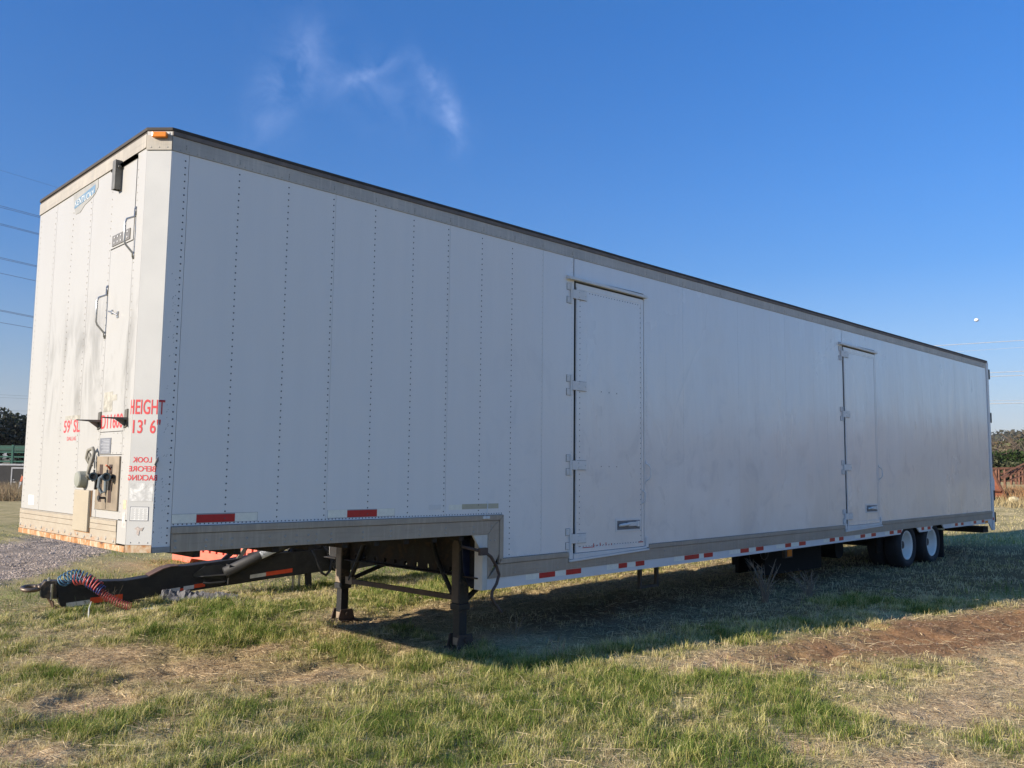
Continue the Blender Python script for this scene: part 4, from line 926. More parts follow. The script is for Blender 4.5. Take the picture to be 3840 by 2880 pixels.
m = MB(); m.cyl((FX - .013, .50, 1.385), (FX - .05, .505, 1.385), .008, 8); m.cyl((FX - .05, .505, 1.385), (FX - .06, .505, 1.385), .018, 10); m.build('hose_peg', DARKGREY, T)
m = MB(); m.tube([(FX - .02, .78, 1.60), (FX - .05, .80, 1.66), (FX - .045, .79, 1.715), (FX - .03, .745, 1.73), (FX - .03, .715, 1.70), (FX - .04, .715, 1.64), (FX - .05, .74, 1.57), (FX - .05, .76, 1.53), (FX - .03, .77, 1.51)], .013, 8)
m.tube([(FX - .03, .745, 1.60), (FX - .05, .765, 1.65), (FX - .045, .755, 1.69), (FX - .04, .735, 1.66), (FX - .055, .75, 1.55), (FX - .03, .70, 1.50)], .010, 8); m.build('looped_hose', simple('grey webbed hose', (.20, .19, .16), .6, 0, .2), T, smooth=True)
m = MB(); m.lathe((FX, .955, 1.505), (-1, 0, 0), [(0, .0), (.0, .062), (.05, .060), (.058, .054), (.062, .0)], 28); m.build('round_cap', GREYCAP, T, smooth=False)
m = MB(); m.box(FX - .026, FX - .001, .79, 1.095, 1.135, 1.43); m.build('cream_cover', simple('cream cover paint', (.38, .33, .25), .5, 0, .05, 4, ((.45, .28, .14), .68)), T, bevel=.008)
m = MB()
for y0, y1, z0, z1 in ((.783, .789, 1.13, 1.43), (.785, 1.10, 1.126, 1.131)): m.box(FX - .006, FX - .0005, y0, y1, z0, z1)
m.build('cover_rust_line', simple('rust run', (.36, .20, .10), .8), T)
for yb in (.72, .225):
    m = MB(); m.extr([(FX - .0005, yb + .03, 1.86), (FX - .0005, yb - .03, 1.875), (FX - .0005, yb - .025, 1.99), (FX - .0005, yb + .02, 1.985)], (-.008, 0, 0))
    m.hexa([(FX - .008, yb - .03, 1.915), (FX - .16, yb - .004, 1.922), (FX - .16, yb + .004, 1.922), (FX - .008, yb + .03, 1.915), (FX - .008, yb - .03, 1.932), (FX - .16, yb - .004, 1.928), (FX - .16, yb + .004, 1.928), (FX - .008, yb + .03, 1.932)])
    m.extr([(FX - .008, yb, 1.87), (FX - .008, yb, 1.914), (FX - .075, yb, 1.917), (FX - .05, yb, 1.90)], (0, .008, 0))
    m.build('hose_hook', simple('weathered bracket', (.15, .14, .12), .5, .5, .25, 12), T)
def frod(y, z0, z1, name='grab_rod'):
    m = MB(); m.tube([(FX - .006, y, z1 + .03), (FX - .008, y, z1 - .03), (FX - .055, y + .01, z1 - .055), (FX - .065, y + .01, z1 - .08), (FX - .065, y + .01, z0 + .08), (FX - .055, y + .01, z0 + .055), (FX - .008, y, z0 + .0), (FX - .006, y, z0 - .03)], .0075, 8); m.box(FX - .006, FX - .001, y - .012, y + .012, z1 - .02, z1 + .04); m.box(FX - .006, FX - .001, y - .012, y + .012, z0 - .04, z0 + .01); m.build(name, CHROME, T, smooth=True)
frod(.262, 3.07, 3.36); frod(.72, 2.56, 2.87)
m = MB(); m.tube([(FX - .005, .60, 2.70), (FX - .03, .59, 2.70), (FX - .03, .52, 2.685), (FX - .006, .49, 2.665)], .006, 6); m.box(FX - .006, FX - .0005, .475, .505, 2.645, 2.69); m.box(FX - .006, FX - .0005, .585, .615, 2.685, 2.715); m.build('small_latch', CHROME, T)
m = MB(); m.box(FX - .05, FX - .004, .55, .556, 3.585, 3.80); m.box(FX - .05, FX - .004, .60, .606, 3.585, 3.80); m.box(FX - .055, FX - .05, .548, .608, 3.585, 3.80); m.cyl((FX - .03, .53, 3.75), (FX - .03, .63, 3.75), .01, 8); m.build('vent_latch', simple('dark latch steel', (.16, .155, .14), .5, .3, .25, 12), hatch)
m = MB(); m.tube([(FX - .012, .43, 1.58), (FX - .03, .425, 1.60), (FX - .05, .415, 1.61)], .006, 6); m.build('orange_wire', simple('orange wire', (.6, .12, .03), .5), T)

# ------------------------------------------------------------------ black tow bar beyond the trailer
DO = Vector((.90, 4.75, 0)); dd = Vector((.982, -.190, 0)).normalized(); dn = Vector((dd.y, -dd.x, 0)) * -1  # dn points away from the camera
if dn.y < 0: dn = -dn
def dp(t, z, o=0.): return DO + dd * t + dn * o + Vector((0, 0, z))
K = empty('tow_bar', tuple(DO), 'black steel tow bar with a pintle eye and coiled air lines resting on the grass', 'tow bar')
top = [(0, .32), (.72, .295), (.98, .325), (1.13, .40), (1.22, .425), (1.42, .432), (1.9, .475), (2.4, .53), (3.1, .56), (3.9, .60)]
bot = [(3.9, .33), (3.1, .272), (2.4, .215), (1.17, .10), (.72, .06), (.12, .008), (.06, .06)]
m = MB(); m.extr([dp(t, z) for t, z in top + bot], dn * .22); m.build('beam', BLACK, K, bevel=.008)
m = MB()
for (t0, z0), (t1, z1) in zip(top[2:6], top[3:7]): 
    pass
m.extr([dp(t, z + .001, -.015) for t, z in ((.98, .325), (1.13, .40), (1.22, .425), (1.30, .428), (1.30, .437), (1.215, .434), (1.12, .41), (.97, .333))], dn * .25); m.build('wear_plate', simple('rusty wear plate', (.10, .055, .035), .7, 0, .4, 9), K)
m = MB(); m.box(0, 0, 0, 0, 0, 0)
m = MB(); m.extr([dp(t, z, .02) for t, z in ((-.13, .15), (.03, .13), (.03, .33), (-.10, .335), (-.14, .28))], dn * .18); m.build('coupler_block', LEGM, K, bevel=.01)
m = MB(); ep = [dp(-.23 - .085 * math.cos(a), .255 + .012 * math.sin(a), .10 + .085 * math.sin(a)) for a in np.linspace(-2.6, 2.6, 18)]; m.tube(ep, .024, 10); m.tube([dp(-.16, .26, .04), dp(-.12, .27, .06)], .03, 8); m.tube([dp(-.16, .26, .16), dp(-.12, .27, .14)], .03, 8); m.build('pintle_eye', simple('worn steel ring', (.15, .115, .09), .45, .6, .3, 14), K, smooth=True)
m = MB(); m.cyl(dp(-.06, .33, .05), dp(-.06, .365, .05), .016, 8); m.cyl(dp(-.03, .13, .02), dp(-.03, .30, .005), .014, 8); m.build('pin', CHROME, K)
m = MB(); m.tube([dp(-.05, .14, .1), dp(.0, .05, .08), dp(.08, .0, .05), dp(.02, -.02, .0), dp(.12, .01, -.03)], .018, 7); m.tube([dp(-.02, .12, .0), dp(.0, .04, -.01), dp(.06, .0, -.02)], .012, 6); m.build('safety_chain', simple('rusty chain', (.14, .09, .06), .6, .4, .3, 14), K)
def dtape(t0, t1, z0, z1, z0b, z1b, nme, mat):
    m = MB(); m.hexa([dp(t0, z0, -.0015), dp(t1, z0b, -.0015), dp(t1, z0b, 0), dp(t0, z0, 0), dp(t0, z1, -.0015), dp(t1, z1b, -.0015), dp(t1, z1b, 0), dp(t0, z1, 0)]); m.build(nme, mat, K)
RT = simple('red orange tape', (.62, .06, .015), .4, 0, .15, 20); WT = simple('flaking white tape', (.52, .52, .50), .5, 0, .15, 14, ((.05, .05, .05), .60))
dtape(.12, .36, .035, .085, .055, .105, 'white_tape', WT); dtape(.36, .70, .06, .125, .085, .145, 'red_tape', RT)
dtape(1.18, 1.33, .125, .165, .14, .182, 'white_tape', WT); dtape(1.33, 1.37, .14, .165, .143, .17, 'red_tape', RT); dtape(1.37, 1.49, .143, .188, .155, .2, 'white_tape', WT); dtape(1.49, 1.62, .160, .205, .172, .217, 'red_tape', RT)
dtape(2.16, 2.36, .235, .28, .255, .30, 'white_tape', WT); dtape(2.36, 2.70, .255, .305, .285, .335, 'red_tape', RT)
m = MB(); m.extr([dp(t, z, -.002) for t, z in ((1.48, .325), (1.60, .415), (1.80, .425), (1.86, .40), (1.86, .21), (1.80, .25), (1.48, .30))], -dn * .012); m.extr([dp(1.86, .19, -.002), dp(1.86, .43, -.002), dp(1.86, .43, -.15), dp(1.86, .19, -.11)], dd * .012)
m.extr([dp(1.50, .29, -.002), dp(1.86, .305, -.002), dp(1.86, .305, -.12), dp(1.58, .295, -.05)], Vector((0, 0, .01))); m.tube([dp(1.58, .225, -.06), dp(1.66, .215, -.075), dp(1.84, .225, -.07)], .014, 8); m.build('cylinder_bracket', simple('scuffed black bracket', (.035, .034, .033), .5, 0, .4, 8), K)
cyl0, cyl1 = dp(1.82, .335, -.09), dp(2.95, .82, -.12)
m = MB(); m.cyl(cyl0, cyl1, .066, 24); cyo = m.build('round_strut', simple('scuffed black strut', (.016, .016, .017), .65, 0, .35, 5, ((.10, .09, .08), .66)), K, smooth=True)
# caution label wrapped on the strut
ax = (cyl1 - cyl0).normalized(); up_ = (Vector((0, 0, 1)) - ax * ax.z).normalized(); ou = ax.cross(up_); 
if ou.dot(CAM - cyl0) < 0: ou = -ou
def sp_(t, a, r=.0675): return cyl0 + ax * t + (ou * math.cos(a) + up_ * math.sin(a)) * r
m = MB(); na = 8; vv = [sp_(t, -.5 + 1.5 * i / na) for t in (.46, .68) for i in range(na + 1)]; m.add(vv, [(i, i + 1, na + 2 + i, na + 1 + i) for i in range(na)]); lb = m.build('caution_label', simple('silver label', (.56, .57, .56), .5, 0, .08, 30), cyo)
lettering('CAUTION', .475, .665, .55, .9, 'label_lettering', simple('label black', (.01, .01, .012), .5), cyo, fn=(lambda a, b, c=0: sp_(a, b, .0682)), cuts=())
for k_, (s_, z_) in enumerate((('INSPECT DAILY', .32), ('BEFORE USE', .12))): lettering(s_, .49, .65 - .03 * k_, z_, z_ + .13, 'label_lettering', simple('label black', (.01, .01, .012), .5), cyo, fn=(lambda a, b, c=0: sp_(a, b, .0682)), cuts=(), bold=.0)
m = MB(); m.bar(dp(2.02, .47, .06), dp(2.22, .78, .06), .03, .05); m.build('strut', simple('pale olive strut', (.20, .18, .13), .6, 0, .2, 7), K); m = MB(); m.bar(dp(1.85, .46, .12), dp(2.25, .80, .12), .05, .05); m.build('strut', BLACK, K)
m = MB(); m.bar(dp(2.15, .52, .10), dp(3.0, .66, .15), .03, .03); m.build('strut', simple('tan cross tube', (.32, .25, .17), .6), K)
for i, (t, c) in enumerate(((2.42, (.10, .02, .02)), (2.5, (.02, .02, .02)), (2.58, (.12, .03, .025)), (2.66, (.10, .09, .08)), (2.74, (.02, .02, .02)))):
    m = MB(); m.tube([dp(t, .52, .1), dp(t + .03, .60, .05), dp(t + .09, .66, .0), dp(t + .12, .72, .02), dp(t + .12, .80, .08)], .014, 7); m.build('air_hose', simple('hose %d' % i, c, .5), K, smooth=True)
m = MB(); m.tube([dp(2.86, .62, -.12), dp(2.92, .50, -.17), dp(2.97, .38, -.19), dp(3.02, .28, -.19), dp(3.08, .245, -.18), dp(3.14, .30, -.17), dp(3.16, .42, -.16), dp(3.13, .52, -.14), dp(3.06, .60, -.12)], .017, 8); m.build('air_hose', BLACK, K, smooth=True)
m = MB(); m.box(0, .001, 0, .001, 0, .001)
m = MB(); m.cyl(dp(2.75, .02, .1), dp(2.75, .25, .1), .018, 10); m.cyl(dp(2.83, .02, .1), dp(2.83, .25, .1), .015, 10); m.build('stand_rod', CHROME, K); m = MB(); m.bar(dp(2.95, .0, .05), dp(2.92, .30, .05), .06, .07); m.bar(dp(2.85, .0, .08), dp(2.97, .0, .03), .10, .02); m.build('stand_leg', BLACK, K)
m = MB(); m.extr([dp(3.1, .60, -.05), dp(3.8, .60, -.05), dp(4.2, .62, -.05), dp(5.0, .66, -.05), dp(5.0, .42, -.05), dp(4.1, .36, -.05), dp(3.5, .28, -.05), dp(3.3, .26, -.05), dp(3.25, .3, -.05)], dn * .6); m.extr([dp(2.7, .55, .05), dp(4.9, .6, .05), dp(4.9, .98, .05), dp(2.9, .98, .05)], dn * .5); m.build('rear_frame', BLACK, K)
m = MB(); m.bar(dp(3.18, .34, -.1), dp(3.42, .58, -.1), .02, .03); m.build('strut', BLACK, K); m = MB(); m.extr([dp(3.27, .80, -.2), dp(3.38, .80, -.2), dp(3.52, .44, -.2), dp(3.44, .46, -.2)], dn * .02); m.build('rusty_plate', simple('tan rusty plate', (.24, .14, .09), .7, 0, .35, 6), K)
# coiled air lines: things that lie on the bar
def coil(name, pts, r, turns, col, label, rw=.0075):
    P = [Vector(p) for p in pts]; n = turns * 14; path = []
    def cr_(t):
        t = min(max(t, 0), .9999) * (len(P) - 1); i = int(t); f = t - i
        p0, p1, p2, p3 = P[max(i - 1, 0)], P[i], P[i + 1], P[min(i + 2, len(P) - 1)]
        return .5 * ((2 * p1) + (p2 - p0) * f + (2 * p0 - 5 * p1 + 4 * p2 - p3) * f * f + (3 * p1 - p0 - 3 * p2 + p3) * f ** 3)
    for k in range(n + 1):
        t = k / n; c = cr_(t); tg = (cr_(t + .01) - cr_(t - .01)).normalized(); u = (Vector((0, 0, 1)) - tg * tg.z).normalized(); w = tg.cross(u); a = 2 * math.pi * turns * t
        path.append(c + (u * math.cos(a) + w * math.sin(a)) * r)
    o_ = MB().tube(path, rw, 6).build(name, simple(name + str(col), col, .4), None, smooth=True); tag(o_, label, 'air line', 'coiled air lines on the tow bar'); return o_
coil('coiled_air_line', [(.93, 4.62, .34), (.99, 4.52, .40), (1.06, 4.46, .40), (1.14, 4.42, .35)], .062, 10, (.06, .16, .26), 'blue coiled air line draped over the nose of the tow bar')
coil('coiled_air_line', [(1.02, 4.50, .36), (1.09, 4.44, .37), (1.17, 4.38, .33), (1.22, 4.34, .28)], .058, 8, (.55, .10, .09), 'bright red coiled air line hanging over the tow bar side next to the blue one')
coil('coiled_air_line', [(1.14, 4.42, .33), (1.20, 4.36, .28), (1.25, 4.32, .24)], .052, 6, (.03, .05, .20), 'short navy coil between the two red coils')
coil('coiled_air_line', [(1.22, 4.35, .25), (1.29, 4.27, .18), (1.37, 4.17, .12), (1.46, 4.07, .08)], .042, 15, (.34, .05, .06), 'dull dark red coiled air line trailing down into the grass', .004)

# crumpled grey tarp
def tarp():
    nx_, ny_ = 60, 22; a0 = Vector((2.0, 4.5, 0)); a1 = Vector((2.62, 3.86, 0)); L_ = a1 - a0; pr = Vector((-.72, -.69, 0)) * -1
    V = []; F = []
    for i in range(nx_):
        for j in range(ny_):
            u, v = i / (nx_ - 1), j / (ny_ - 1); wv = .20 * (1 - .55 * u) * (.75 + .5 * float(vnoise(np.array(u * 5), np.array(1.), 5)))
            p = a0 + L_ * u + pr * (v - .5) * wv
            r1 = float(fbm(np.array(u * 6.5 + v * 1.5), np.array(v * 2. - u * 5), 91, 3)); ridge = 1 - abs(2 * r1 - 1)
            h = (.07 * (1 - .5 * u)) * math.sin(math.pi * min(1, max(0, v))) * (.45 + .9 * ridge ** 3) + .018 * ridge ** 4
            V.append((p.x, p.y, float(hgt(p.x, p.y)) + .012 + h * 1.25))
    for i in range(nx_ - 1):
        for j in range(ny_ - 1): F.append((i * ny_ + j, (i + 1) * ny_ + j, (i + 1) * ny_ + j + 1, i * ny_ + j + 1))
    m = MB(); m.add(V, F); o_ = m.build('crumpled_tarp', simple('grey tarp cloth', (.085, .082, .09), .6, 0, .15, 8), None); return o_
tag(tarp(), 'crumpled grey cloth tarp lying in the grass below the tow bar', 'tarp')
# litter near the bar
m = MB(); m.tube([(1.60, 4.10, .03), (1.68, 4.02, .035), (1.76, 3.96, .03)], [.012, .02, .01], 7); tag(m.build('white_rag', simple('dirty white rag', (.55, .54, .50), .8, 0, .2, 30), None), 'small dirty white rag in the grass between tow bar nose and tarp', 'rag')
m = MB(); m.tube([(1.02, 4.02, .01), (1.04, 4.08, .10), (1.08, 4.14, .16)], [.010, .007, .004], 7); tag(m.build('hose_fitting', simple('pale fitting', (.50, .50, .46), .5, 0, .2, 20), None), 'pale metal hose fitting leaning at the end of the red coils', 'fitting')
# dry weeds
def weed(name, x, y, h, n, col, label, group=None, spread=.5, r=.0028):
    m = MB(); z = float(hgt(x, y))
    for i in range(n):
        a = random.uniform(0, 6.28); l = h * random.uniform(.5, 1.1); s = spread * random.uniform(.2, 1); b = Vector((x + random.uniform(-.04, .04), y + random.uniform(-.04, .04), z - .01))
        p1 = b + Vector((math.cos(a) * s * l * .4, math.sin(a) * s * l * .4, l * .55)); p2 = b + Vector((math.cos(a + .2) * s * l, math.sin(a + .2) * s * l, l)); m.tube([b, p1, p2], [r, r * .8, r * .4], 4)
        for k in range(random.randint(1, 3)):
            t = random.uniform(.3, .9); q_ = b.lerp(p2, t); a2 = random.uniform(0, 6.28); m.tube([q_, q_ + Vector((math.cos(a2), math.sin(a2), random.uniform(.3, 1.2))) * l * random.uniform(.1, .25)], [r * .6, r * .3], 3)
    return tag(m.build(name, simple('weed %s' % (col,), col, .8), None), label, 'weed', group)
weed('dry_weed', 7.4, -.25, .50, 18, (.22, .175, .125), 'large dry branching weed in the shade beside the skirt ahead of the wheels', spread=.8, r=.006)
weed('dry_weed', 8.3, -.35, .36, 16, (.24, .19, .14), 'dry branching weed in the shade just behind the largest one', spread=.9, r=.0055)
weed('dry_weed', 3.35, -.55, .22, 7, (.30, .25, .18), 'pale dead stems right behind the near landing leg foot')
weed('dry_weed', 3.7, .35, .24, 9, (.24, .2, .14), 'dead stems under the trailer below the hanging crank handle')
weed('dry_weed', 13.3, -.35, .22, 14, (.38, .31, .2), 'dry tuft standing between and in front of the two wheels', spread=.9, r=.005)
weed('dry_weed', 14.3, -.25, .2, 12, (.38, .31, .2), 'dry tuft just behind the rear wheel', spread=.9, r=.005)
weed('seedhead_weed', 1.28, 4.12, .34, 9, (.10, .085, .055), 'thin dark seed stalks growing up against the red coils', r=.0022)
weed('seedhead_weed', 1.0, 4.2, .26, 6, (.06, .09, .05), 'thin green weed in front of the tow bar nose', r=.0025)
weed('dry_weed', 2.35, 3.3, .2, 6, (.32, .27, .17), 'pale straw stalks right of the tarp')
# ------------------------------------------------------------------ orange barrier
def barrier():
    a = Vector((4.02, 8.68, 0)); b = Vector((4.22, 6.2, 0)); d = (b - a); L_ = d.length; d.normalize(); nn = Vector((-d.y, d.x, 0)); 
    if nn.dot(CAM - a) < 0: nn = -nn
    z0 = float(hgt(4.0, 8.0)); OR = simple('orange plastic', (.78, .17, .11), .5, 0, .08, 5); root = empty('water_barrier', (a + d * L_ / 2 + Vector((0, 0, z0))), 'orange plastic slotted road barrier on the grass seen under the trailer', 'barrier')
    P = lambda t, z, o: a + d * t + nn * o + Vector((0, 0, z0 + z))
    m = MB(); m.extr([P(0, .0, .12), P(.55, .0, .12), P(.62, .08, .12), P(1.15, .08, .12), P(1.25, 0, .12), P(L_, 0, .12), P(L_, .20, .12), P(0, .20, .12)], -nn * .24)
    m.extr([P(0, .20, .09), P(L_, .20, .09), P(L_, .9, .09), P(0, .9, .09)], -nn * .18)
    t = .0
    while t < L_: m.extr([P(t, .20, .12), P(min(t + .14, L_), .20, .12), P(min(t + .14, L_), .9, .12), P(t, .9, .12)], -nn * .029); t += .20
    m.build('barrier_body', OR, root, bevel=.004)
    s = MB(); t = .14
    while t < L_ - .06: s.extr([P(t + .002, .202, .0915), P(t + .058, .202, .0915), P(t + .058, .85, .0915), P(t + .002, .85, .0915)], -nn * .001); t += .20
    s.build('slot_backs', simple('dark orange slot', (.20, .03, .02), .7), root)
barrier()

# ------------------------------------------------------------------ background left
DIRL = direction(40, 1747)
def at(px, py, dep):
    d = cr * ((px - 1920) / 3266.7) - cu * ((py - 1440) / 3266.7) + cf; return CAM + d * dep
# black cargo trailer with a side door
uL = (Vector((16.8, 63.0, 0)) - Vector((15.29, 64.3, 0))).normalized(); nL = Vector((uL.y, -uL.x, 0))
if nL.dot(CAM - Vector((15, 64, 0))) < 0: nL = -nL
OL = Vector((15.29, 64.3, -.12))
def lp(t, o, z): return OL + uL * t + nL * o + Vector((0, 0, z))
def lbox(t0, t1, o0, o1, z0, z1, name, mat, par):
    return MB().hexa([lp(t0, o0, z0), lp(t1, o0, z0), lp(t1, o1, z0), lp(t0, o1, z0), lp(t0, o0, z1), lp(t1, o0, z1), lp(t1, o1, z1), lp(t0, o1, z1)]).build(name, mat, par)
CT = empty('cargo_trailer', tuple(OL), 'black enclosed cargo trailer with a silver framed side door beyond the grass', 'cargo trailer')
BK = simple('black trailer skin', (.008, .008, .010), .7, 0, .1, 3); SV = simple('silver trim', (.45, .45, .47), .35, .5, .1)
lbox(-4.5, 4.0, -2.2, 0, .22, 1.72, 'body', BK, CT); lbox(-4.55, 4.05, -2.25, .03, 1.72, 1.84, 'roof_trim', SV, CT)
cd_ = lbox(.78, 1.95, .001, .02, .16, 1.50, 'door', BK, CT); lbox(.70, .78, .001, .04, .12, 1.60, 'door_frame', SV, CT); lbox(.78, 2.0, .021, .04, 1.50, 1.60, 'door_frame', SV, CT); lbox(-.4, 2.0, .001, .03, .08, .13, 'bottom_trim', SV, CT)
lbox(.86, 1.10, .021, .05, .50, .58, 'handle', SV, cd_); lbox(.86, .95, .021, .05, .68, .74, 'lock', SV, cd_); lbox(1.42, 1.47, .021, .04, .80, 1.08, 'grip', simple('tan grip', (.35, .25, .2), .5), cd_)
for t_ in (-2.5, -1.4): MB().cyl(lp(t_, .02, .1), lp(t_, -.2, .1), .33, 20).build('wheel', RUBBER, CT)
# green slatted stock trailer beyond
GT = empty('stock_trailer', tuple(lp(0, -6, 0)), 'green slatted steel livestock trailer behind the black cargo trailer', 'stock trailer')
GN = simple('green steel', (.008, .085, .055), .5, 0, .15, 4); z_ = 1.5
for z0 in (1.62, 1.98, 2.34, 2.70, 3.06): lbox(-4.5, 1.72, -6, -5.94, z0, z0 + .11, 'rail', GN, GT)
for t in (-4.5, -3.4, -2.3, -1.2, -.5, .28, .95, 1.2, 1.62): lbox(t, t + (.14 if t not in (.28,) else .3), -6.05, -5.94 + .03, .2, 3.33, 'post', GN, GT)
lbox(-4.5, 1.72, -8.2, -6.1, .2, .5, 'floor_frame', GN, GT); lbox(-4.5, 1.72, -8.25, -8.2, 2.9, 3.33, 'far_rail', simple('dark green wall', (.01, .06, .04), .6), GT)
for t in (1.15, 1.55): lbox(t, t + .05, -5.9, -5.88, 1.6, 3.2, 'bright_edge', simple('pale edge', (.5, .65, .6), .4), GT)
for t_ in (-3.2, -2.2): MB().cyl(lp(t_, -6.1, .1), lp(t_, -6.4, .1), .38, 20).build('wheel', RUBBER, GT)
# leaning post
m = MB(); m.bar(at(83, 1790, 50), at(52, 1898, 49), .10, .05); o = m.build('leaning_post', simple('pale post', (.42, .42, .40), .6), None); tag(o, 'pale pipe leaning across the gap beside the black cargo trailer', 'pipe')
MB().bar(at(85, 1786, 50), at(79, 1806, 49.8), .11, .06).build('orange_tip', simple('orange tip', (.6, .15, .06), .6), o)
# brush and timber heap
def tuft_mass(name, cx, cy, rx, ry, n, hh, cols, label, wid=.03, z0=None):
    a = rng.uniform(0, 6.28, n); r = np.sqrt(rng.rand(n)); x = cx + rx * r * np.cos(a); y = cy + ry * r * np.sin(a); z = hgt(x, y)
    h = hh * (.4 + .8 * rng.rand(n)); la = rng.uniform(0, 6.28, n); ln_ = rng.uniform(0, .9, n) * h; s = rng.uniform(0, 3.14, n)
    sx, sy = np.cos(s) * wid / 2, np.sin(s) * wid / 2
    V = np.stack([np.stack([x - sx, y - sy, z], -1), np.stack([x + sx, y + sy, z], -1), np.stack([x + np.cos(la) * ln_, y + np.sin(la) * ln_, z + h], -1)], 1).reshape(-1, 3)
    F = np.arange(3 * n).reshape(-1, 3); c = np.array(cols)[rng.randint(0, len(cols), n)] * (.6 + .7 * rng.rand(n))[:, None]
    return tri_soup(name, V, F, np.repeat(c, 3, 0), LEAFM, label)
tuft_mass('dry_brush', 12.2, 47, 7, 8, 14000, .75, [(.34, .26, .15), (.24, .16, .09), (.42, .33, .2)], 'tall dry brown grass in front of the black cargo trailer')
for i, (px, py, l, a) in enumerate(((10, 1850, 1.4, .5), (45, 1862, 1.1, -.4), (60, 1878, 1.5, .1), (20, 1873, 1.2, .2))):
    p = at(px, py, 46); p.z = float(hgt(p.x, p.y)) + .25; m = MB(); v = Vector((math.cos(a), math.sin(a), .12)) * l / 2; m.bar(p - v, p + v, .16, .05)
    tag(m.build('scrap_board', simple('weathered board', (.34, .24, .14), .8, 0, .3, 5), None), ('weathered board tilted up in the dry brush nearest the left edge', 'short weathered board below the cargo trailer door', 'long flat board lying in front of the dry brush', 'weathered board lying low between the others in the brush')[i], 'board', 'scrap boards in the dry brush')

# ------------------------------------------------------------------ trees
def crown(n, R, cols, seed, leaf=.12, lobes=9):
    r = np.random.RandomState(seed); cs = r.normal(0, .42, (lobes, 3)) * np.array([1, 1, .62]); rs = r.uniform(.32, .55, lobes)
    i = r.randint(0, lobes, n); d = r.normal(0, 1, (n, 3)); d /= np.linalg.norm(d, axis=1)[:, None]; p = cs[i] + d * (rs[i] * (.55 + .5 * r.rand(n) ** .5))[:, None]
    p[:, 2] *= .85; p *= np.array(R)
    u = r.normal(0, 1, (n, 3)); u /= np.linalg.norm(u, axis=1)[:, None]; w = np.cross(u, r.normal(0, 1, (n, 3))); w /= np.linalg.norm(w, axis=1)[:, None]
    s = leaf * r.uniform(.6, 1.4, n)[:, None]
    V = np.stack([p - u * s, p + w * s * .6, p + u * s, p - w * s * .6], 1).reshape(-1, 3); k = np.arange(n)[:, None] * 4
    F = np.concatenate([k + [[0, 1, 2]], k + [[0, 2, 3]]]); c = np.array(cols)[r.randint(0, len(cols), n)] * r.uniform(.6, 1.5, n)[:, None]
    m = bpy.data.meshes.new('crown'); np_mesh(m, V, F); a = m.color_attributes.new('col', 'FLOAT_COLOR', 'POINT'); a.data.foreach_set('color', np.concatenate([np.repeat(c, 4, 0), np.ones((4 * n, 1))], 1).astype(np.float32).ravel()); m.materials.append(LEAFM); return m
BARK = simple('grey bark', (.11, .085, .065), .9, 0, .3, 6)
def trunk_mesh(h, R, seed, twigs=0, spread=.8):
    r = random.Random(seed); m = MB(); m.tube([(0, 0, -.3), (.05, 0, h * .3), (0, .06, h * .5)], [.16 * h / 5, .12 * h / 5, .1 * h / 5], 8)
    for i in range(9 + twigs):
        a = r.uniform(0, 6.28); z = h * r.uniform(.25, .5); e = Vector((math.cos(a) * R * spread * r.uniform(.5, 1), math.sin(a) * R * spread * r.uniform(.5, 1), h * r.uniform(.6, 1.0)))
        b = Vector((0, 0, z)); mid = b.lerp(e, .5) + Vector((r.uniform(-.2, .2), r.uniform(-.2, .2), r.uniform(0, .3))); m.tube([b, mid, e], [.06 * h / 5, .035 * h / 5, .01], 5)
        for k in range(3 if twigs else 1):
            q_ = b.lerp(e, r.uniform(.4, .9)); a2 = r.uniform(0, 6.28); m.tube([q_, q_ + Vector((math.cos(a2), math.sin(a2), r.uniform(.2, 1))) * R * .3], [.02 * h / 5, .006], 4)
    mm = bpy.data.meshes.new('trunk'); mm.from_pydata(m.v, [], m.f); mm.update(); mm.materials.append(BARK); return mm
def tree(name, loc, h, cm, tm, label, group=None, sc=1, rot=0, cat='tree'):
    e_ = empty(name, loc, label, cat, group); e_.scale = (sc, sc, sc); e_.rotation_euler = (0, 0, rot)
    c = bpy.data.objects.new('crown', cm); COL.objects.link(c); c.parent = e_; c.location = (0, 0, h)
    t = bpy.data.objects.new('trunk', tm); COL.objects.link(t); t.parent = e_; return e_
OAK = [(.035, .045, .025), (.05, .055, .03), (.07, .07, .045), (.12, .12, .10)]; CED = [(.035, .06, .018), (.05, .08, .025), (.03, .045, .02)]; BRN = [(.13, .10, .065), (.17, .135, .085), (.09, .075, .05), (.10, .105, .05)]
oak1 = crown(9000, (4.2, 4.2, 3.4), OAK, 1, .17, 14); oak2 = crown(9000, (4.0, 4.0, 3.0), OAK, 2, .17, 14); tk = trunk_mesh(4.5, 3, 1)
for i, (px, dep, h, mm, lab) in enumerate(((-25, 80, 4.9, oak1, 'dark evergreen oak behind the stock trailer at the left edge'), (98, 86, 4.0, oak2, 'dark evergreen oak half hidden by the front corner of the white trailer'), (-220, 78, 3.6, oak2, 'dark evergreen oak beyond the left edge of the stock trailer'))):
    p = at(px, 1800, dep); z = float(hgt(p.x, p.y)); tree('oak_tree', (p.x, p.y, z), h, mm, tk, lab, 'oaks behind the stock trailer', rot=i * 1.3)
